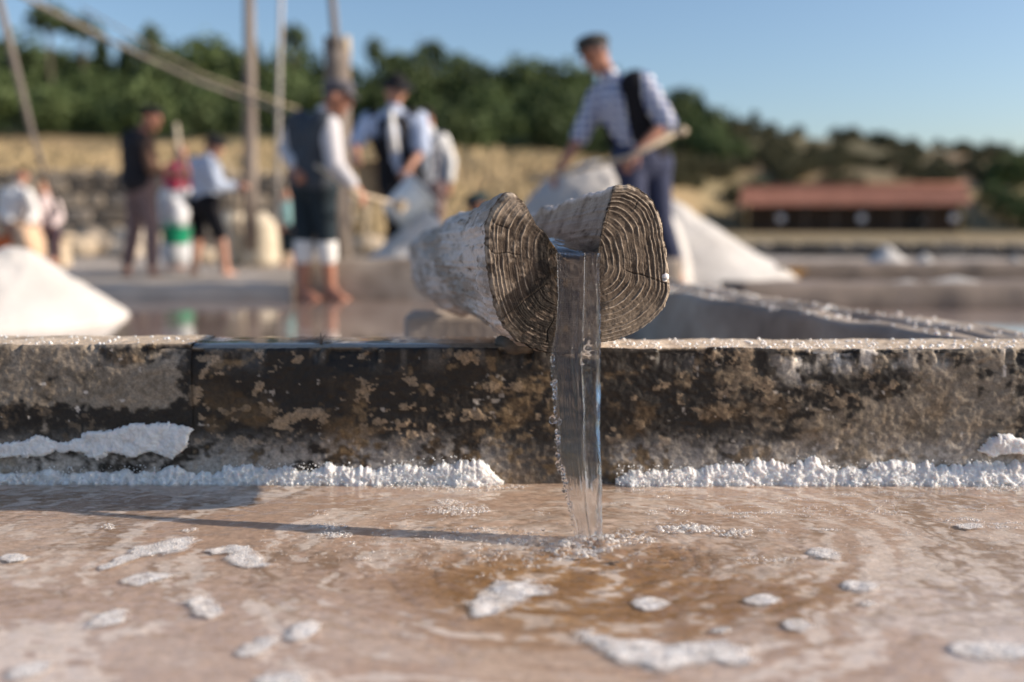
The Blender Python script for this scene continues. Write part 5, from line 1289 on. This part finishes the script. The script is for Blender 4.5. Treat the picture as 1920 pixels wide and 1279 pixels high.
# 10 little one in teal between the sacks and grey cap
person('small child in teal top standing behind the arm of the grey-capped man', 11.0,
    dict(head=(536, 366), neck=(538, 382), shl=(524, 390), shr=(554, 390), ell=(520, 408), wrl=(526, 424, -.1), elr=(558, 408), wrr=(552, 424, -.1), pelvis=(540, 432), knl=(534, 462), anl=(532, 492), knr=(548, 462), anr=(549, 492)),
    (.4, -.8, -.3), SKIN, cloth('teal_cotton', (.25, .42, .42), .1), dnavy, cuff=.1, hem=.3, hair=(cloth('light_brown_hair', (.2, .11, .06)), .1), vox=.012, size=.55)
# 11 crouching one with dark teal cap behind the log
person('crouching person in white shirt and dark teal cap, half hidden behind the log', 9.0,
    dict(head=(896, 384), neck=(908, 408), shl=(894, 420, -.12), shr=(930, 418, .12), ell=(888, 452, -.2), wrl=(872, 478, -.25), elr=(916, 455, .05), wrr=(890, 482, .0), pelvis=(936, 482),
         knl=(898, 470, -.25), anl=(912, 516, -.18), knr=(904, 470, .1), anr=(918, 516, .12)),
    (-.8, -.3, -.5), TAN, white, navy, cuff=.8, hem=.8, hat='cap', hatmat=cloth('teal_tweed', (.02, .05, .06)), hair=(DARKHAIR, 0), vox=.012, size=.95)

# ================================================================== TOOLS AND VESSELS
def handled(name, pts, r, mat, label, cat): return pole(name, pts, r, mat, label, cat, 8)
w1 = Q1['wrr']; h1 = empty('wooden_rake', tuple(w1), 'pale wooden tool handle gripped by the capped man at his hip', 'rake')
q = MB(); q.tube([at(1282, 242, 7.1), w1 + Vector((-.05, -.035, -.035)), at(1000, 338, 7.4)], [.019, .018, .017], 8); q.build('handle', M['timber'], h1)
q = MB(); q.add(*ellip(at(1278, 246, 7.1), (Vector((1, 0, 0)), Vector((0, 1, 0)), Vector((0, 0, 1))), (.045, .035, .035))); q.build('knob', M['timber'], h1)
w2 = Q2['wrr']; h2 = empty('salt_rake', tuple(w2), 'wooden rake held low by the man in the grey cap', 'rake')
q = MB(); q.tube([w2 + Vector((-.25, 0, .14)), w2 + Vector((.04, -.03, -.05)), at(748, 384, 7.2)], [.016, .016, .015], 8); q.build('handle', M['timber'], h2)
q = MB(); q.box(at(752, 386, 7.2), (.06, .30, .08), Matrix.Rotation(.4, 4, 'Y')); q.build('rake_board', M['timber'], h2, False)
handled('walking_stick', [at(330, 232, 10.3), at(350, 380, 10.25), at(371, 520, 10.1)], [.020, .019, .018], mat_plain('pale_stick', (.62, .52, .40), .7, .1), 'tall light wooden stick slanting between the brown-shirted and the bending man', 'stick')
# tilted white tub
def tub(name, c_, r1, r2, hgt, tilt_axis, tilt, mat, label, cat, rim=None, handle=None):
    n, m = 14, 28; ro = empty(name, tuple(c_), label, cat)
    prof = [(0.001, 0), (r2, 0)] + [(r2 + (r1 - r2) * t, hgt * t) for t in np.linspace(0, 1, 7)[1:]] + [(r1 + .012, hgt + .004), (r1 + .012, hgt - .02), (r1 + .002, hgt - .02)][:2] + [(r1 - .008, hgt + .002)] + [(r2 - .008 + (r1 - r2) * t, hgt * t) for t in np.linspace(1, 0.06, 6)] + [(.001, .02)]
    V = [(p[0] * math.cos(a), p[0] * math.sin(a), p[1]) for p in prof for a in np.linspace(0, 2 * math.pi, m, endpoint=False)]
    Rm = np.array(Matrix.Rotation(tilt, 3, Vector(tilt_axis))); V = np.array(V) @ Rm.T + np.array(c_)
    mk('shell', V, gridF(len(prof), m, True), mat, ro)
    q = MB(); pts = [Vector(Rm @ np.array([r1 * math.cos(a), 0, hgt + r1 * .9 * math.sin(a) * (1 if handle else 0)])) + Vector(c_) for a in np.linspace(0, math.pi, 12)]
    if handle: q.tube(pts, .006, 6); q.build('bail_handle', M['post'], ro)
    return ro
tub('white_tub', at(738, 408, 7.55), .155, .125, .30, (-.3, 1, 0), R(48), mat_plain('white_plastic', (.78, .80, .79), .35, .04), 'white tub tipped on its side over the salt under the black-hatted man', 'tub')
tub('green_bucket', at(331, 458, 10.0), .145, .12, .17, (0, 1, 0), 0, mat_plain('green_plastic', (.01, .26, .13), .35, .08), 'green bucket beside the brown-shirted man', 'bucket', handle=True)
# white bag in the bucket
V, F = ICO3; V = V * (1 + .2 * fbm(V[:, 0] * 2, V[:, 1] * 2, V[:, 2] * 2 + .4, 801))[:, None] * np.array([.13, .11, .17]); p = at(331, 458, 10.0)
tag(mk('white_bag', V + np.array([p.x, p.y, p.z + .30]), F, cloth('white_plastic_bag', (.72, .72, .74), .06)), 'bulging white bag sitting in the green bucket', 'bag')
# basket between the two men
tub('wicker_basket', at(716, 372, 8.4), .19, .14, .30, (0, 1, 0), R(-8), mat_noise('wicker', (.30, .19, .10), (.50, .35, .20), 26, .8, 60, .006), 'tan wicker basket between the grey-capped and black-hatted men', 'basket', handle=True)
# orange basket under the seated person, with cloth
pb_ = on(10, 470, 0); tub('orange_tub', (at(8, 440, 11.5).x, 11.5, 0), .34, .28, .36, (0, 1, 0), 0, mat_plain('orange_plastic', (.55, .13, .035), .5, .1), 'orange tub in front of the seated pair at the left frame edge', 'tub')
V, F = ICO3; V = V * (1 + .25 * fbm(V[:, 0] * 1.5, V[:, 1] * 1.5, V[:, 2] * 1.5 + .4, 805))[:, None] * np.array([.17, .2, .26]); p = at(52, 436, 11.4)
tag(mk('cloth_bundle', V + np.array([p.x, p.y, .24]), F, cloth('peach_cloth', (.62, .42, .28), .12)), 'peach coloured cloth bundle right of the orange tub', 'cloth')
# bench for the seated pair
bp = at(55, 440, 12.15); bz = at(55, 440, 12.15).z; bench = empty('bench', (bp.x, bp.y, 0), 'rough plank bench under the seated pair', 'bench')
q = MB(); q.box((bp.x, bp.y, bz - .02), (1.0, .3, .05)); q.build('seat', M['timber'], bench, False)
for s in (-1, 1): q = MB(); q.box((bp.x + s * .4, bp.y, (bz - .045) / 2), (.08, .26, bz - .045)); q.build('leg', M['timber'], bench, False)
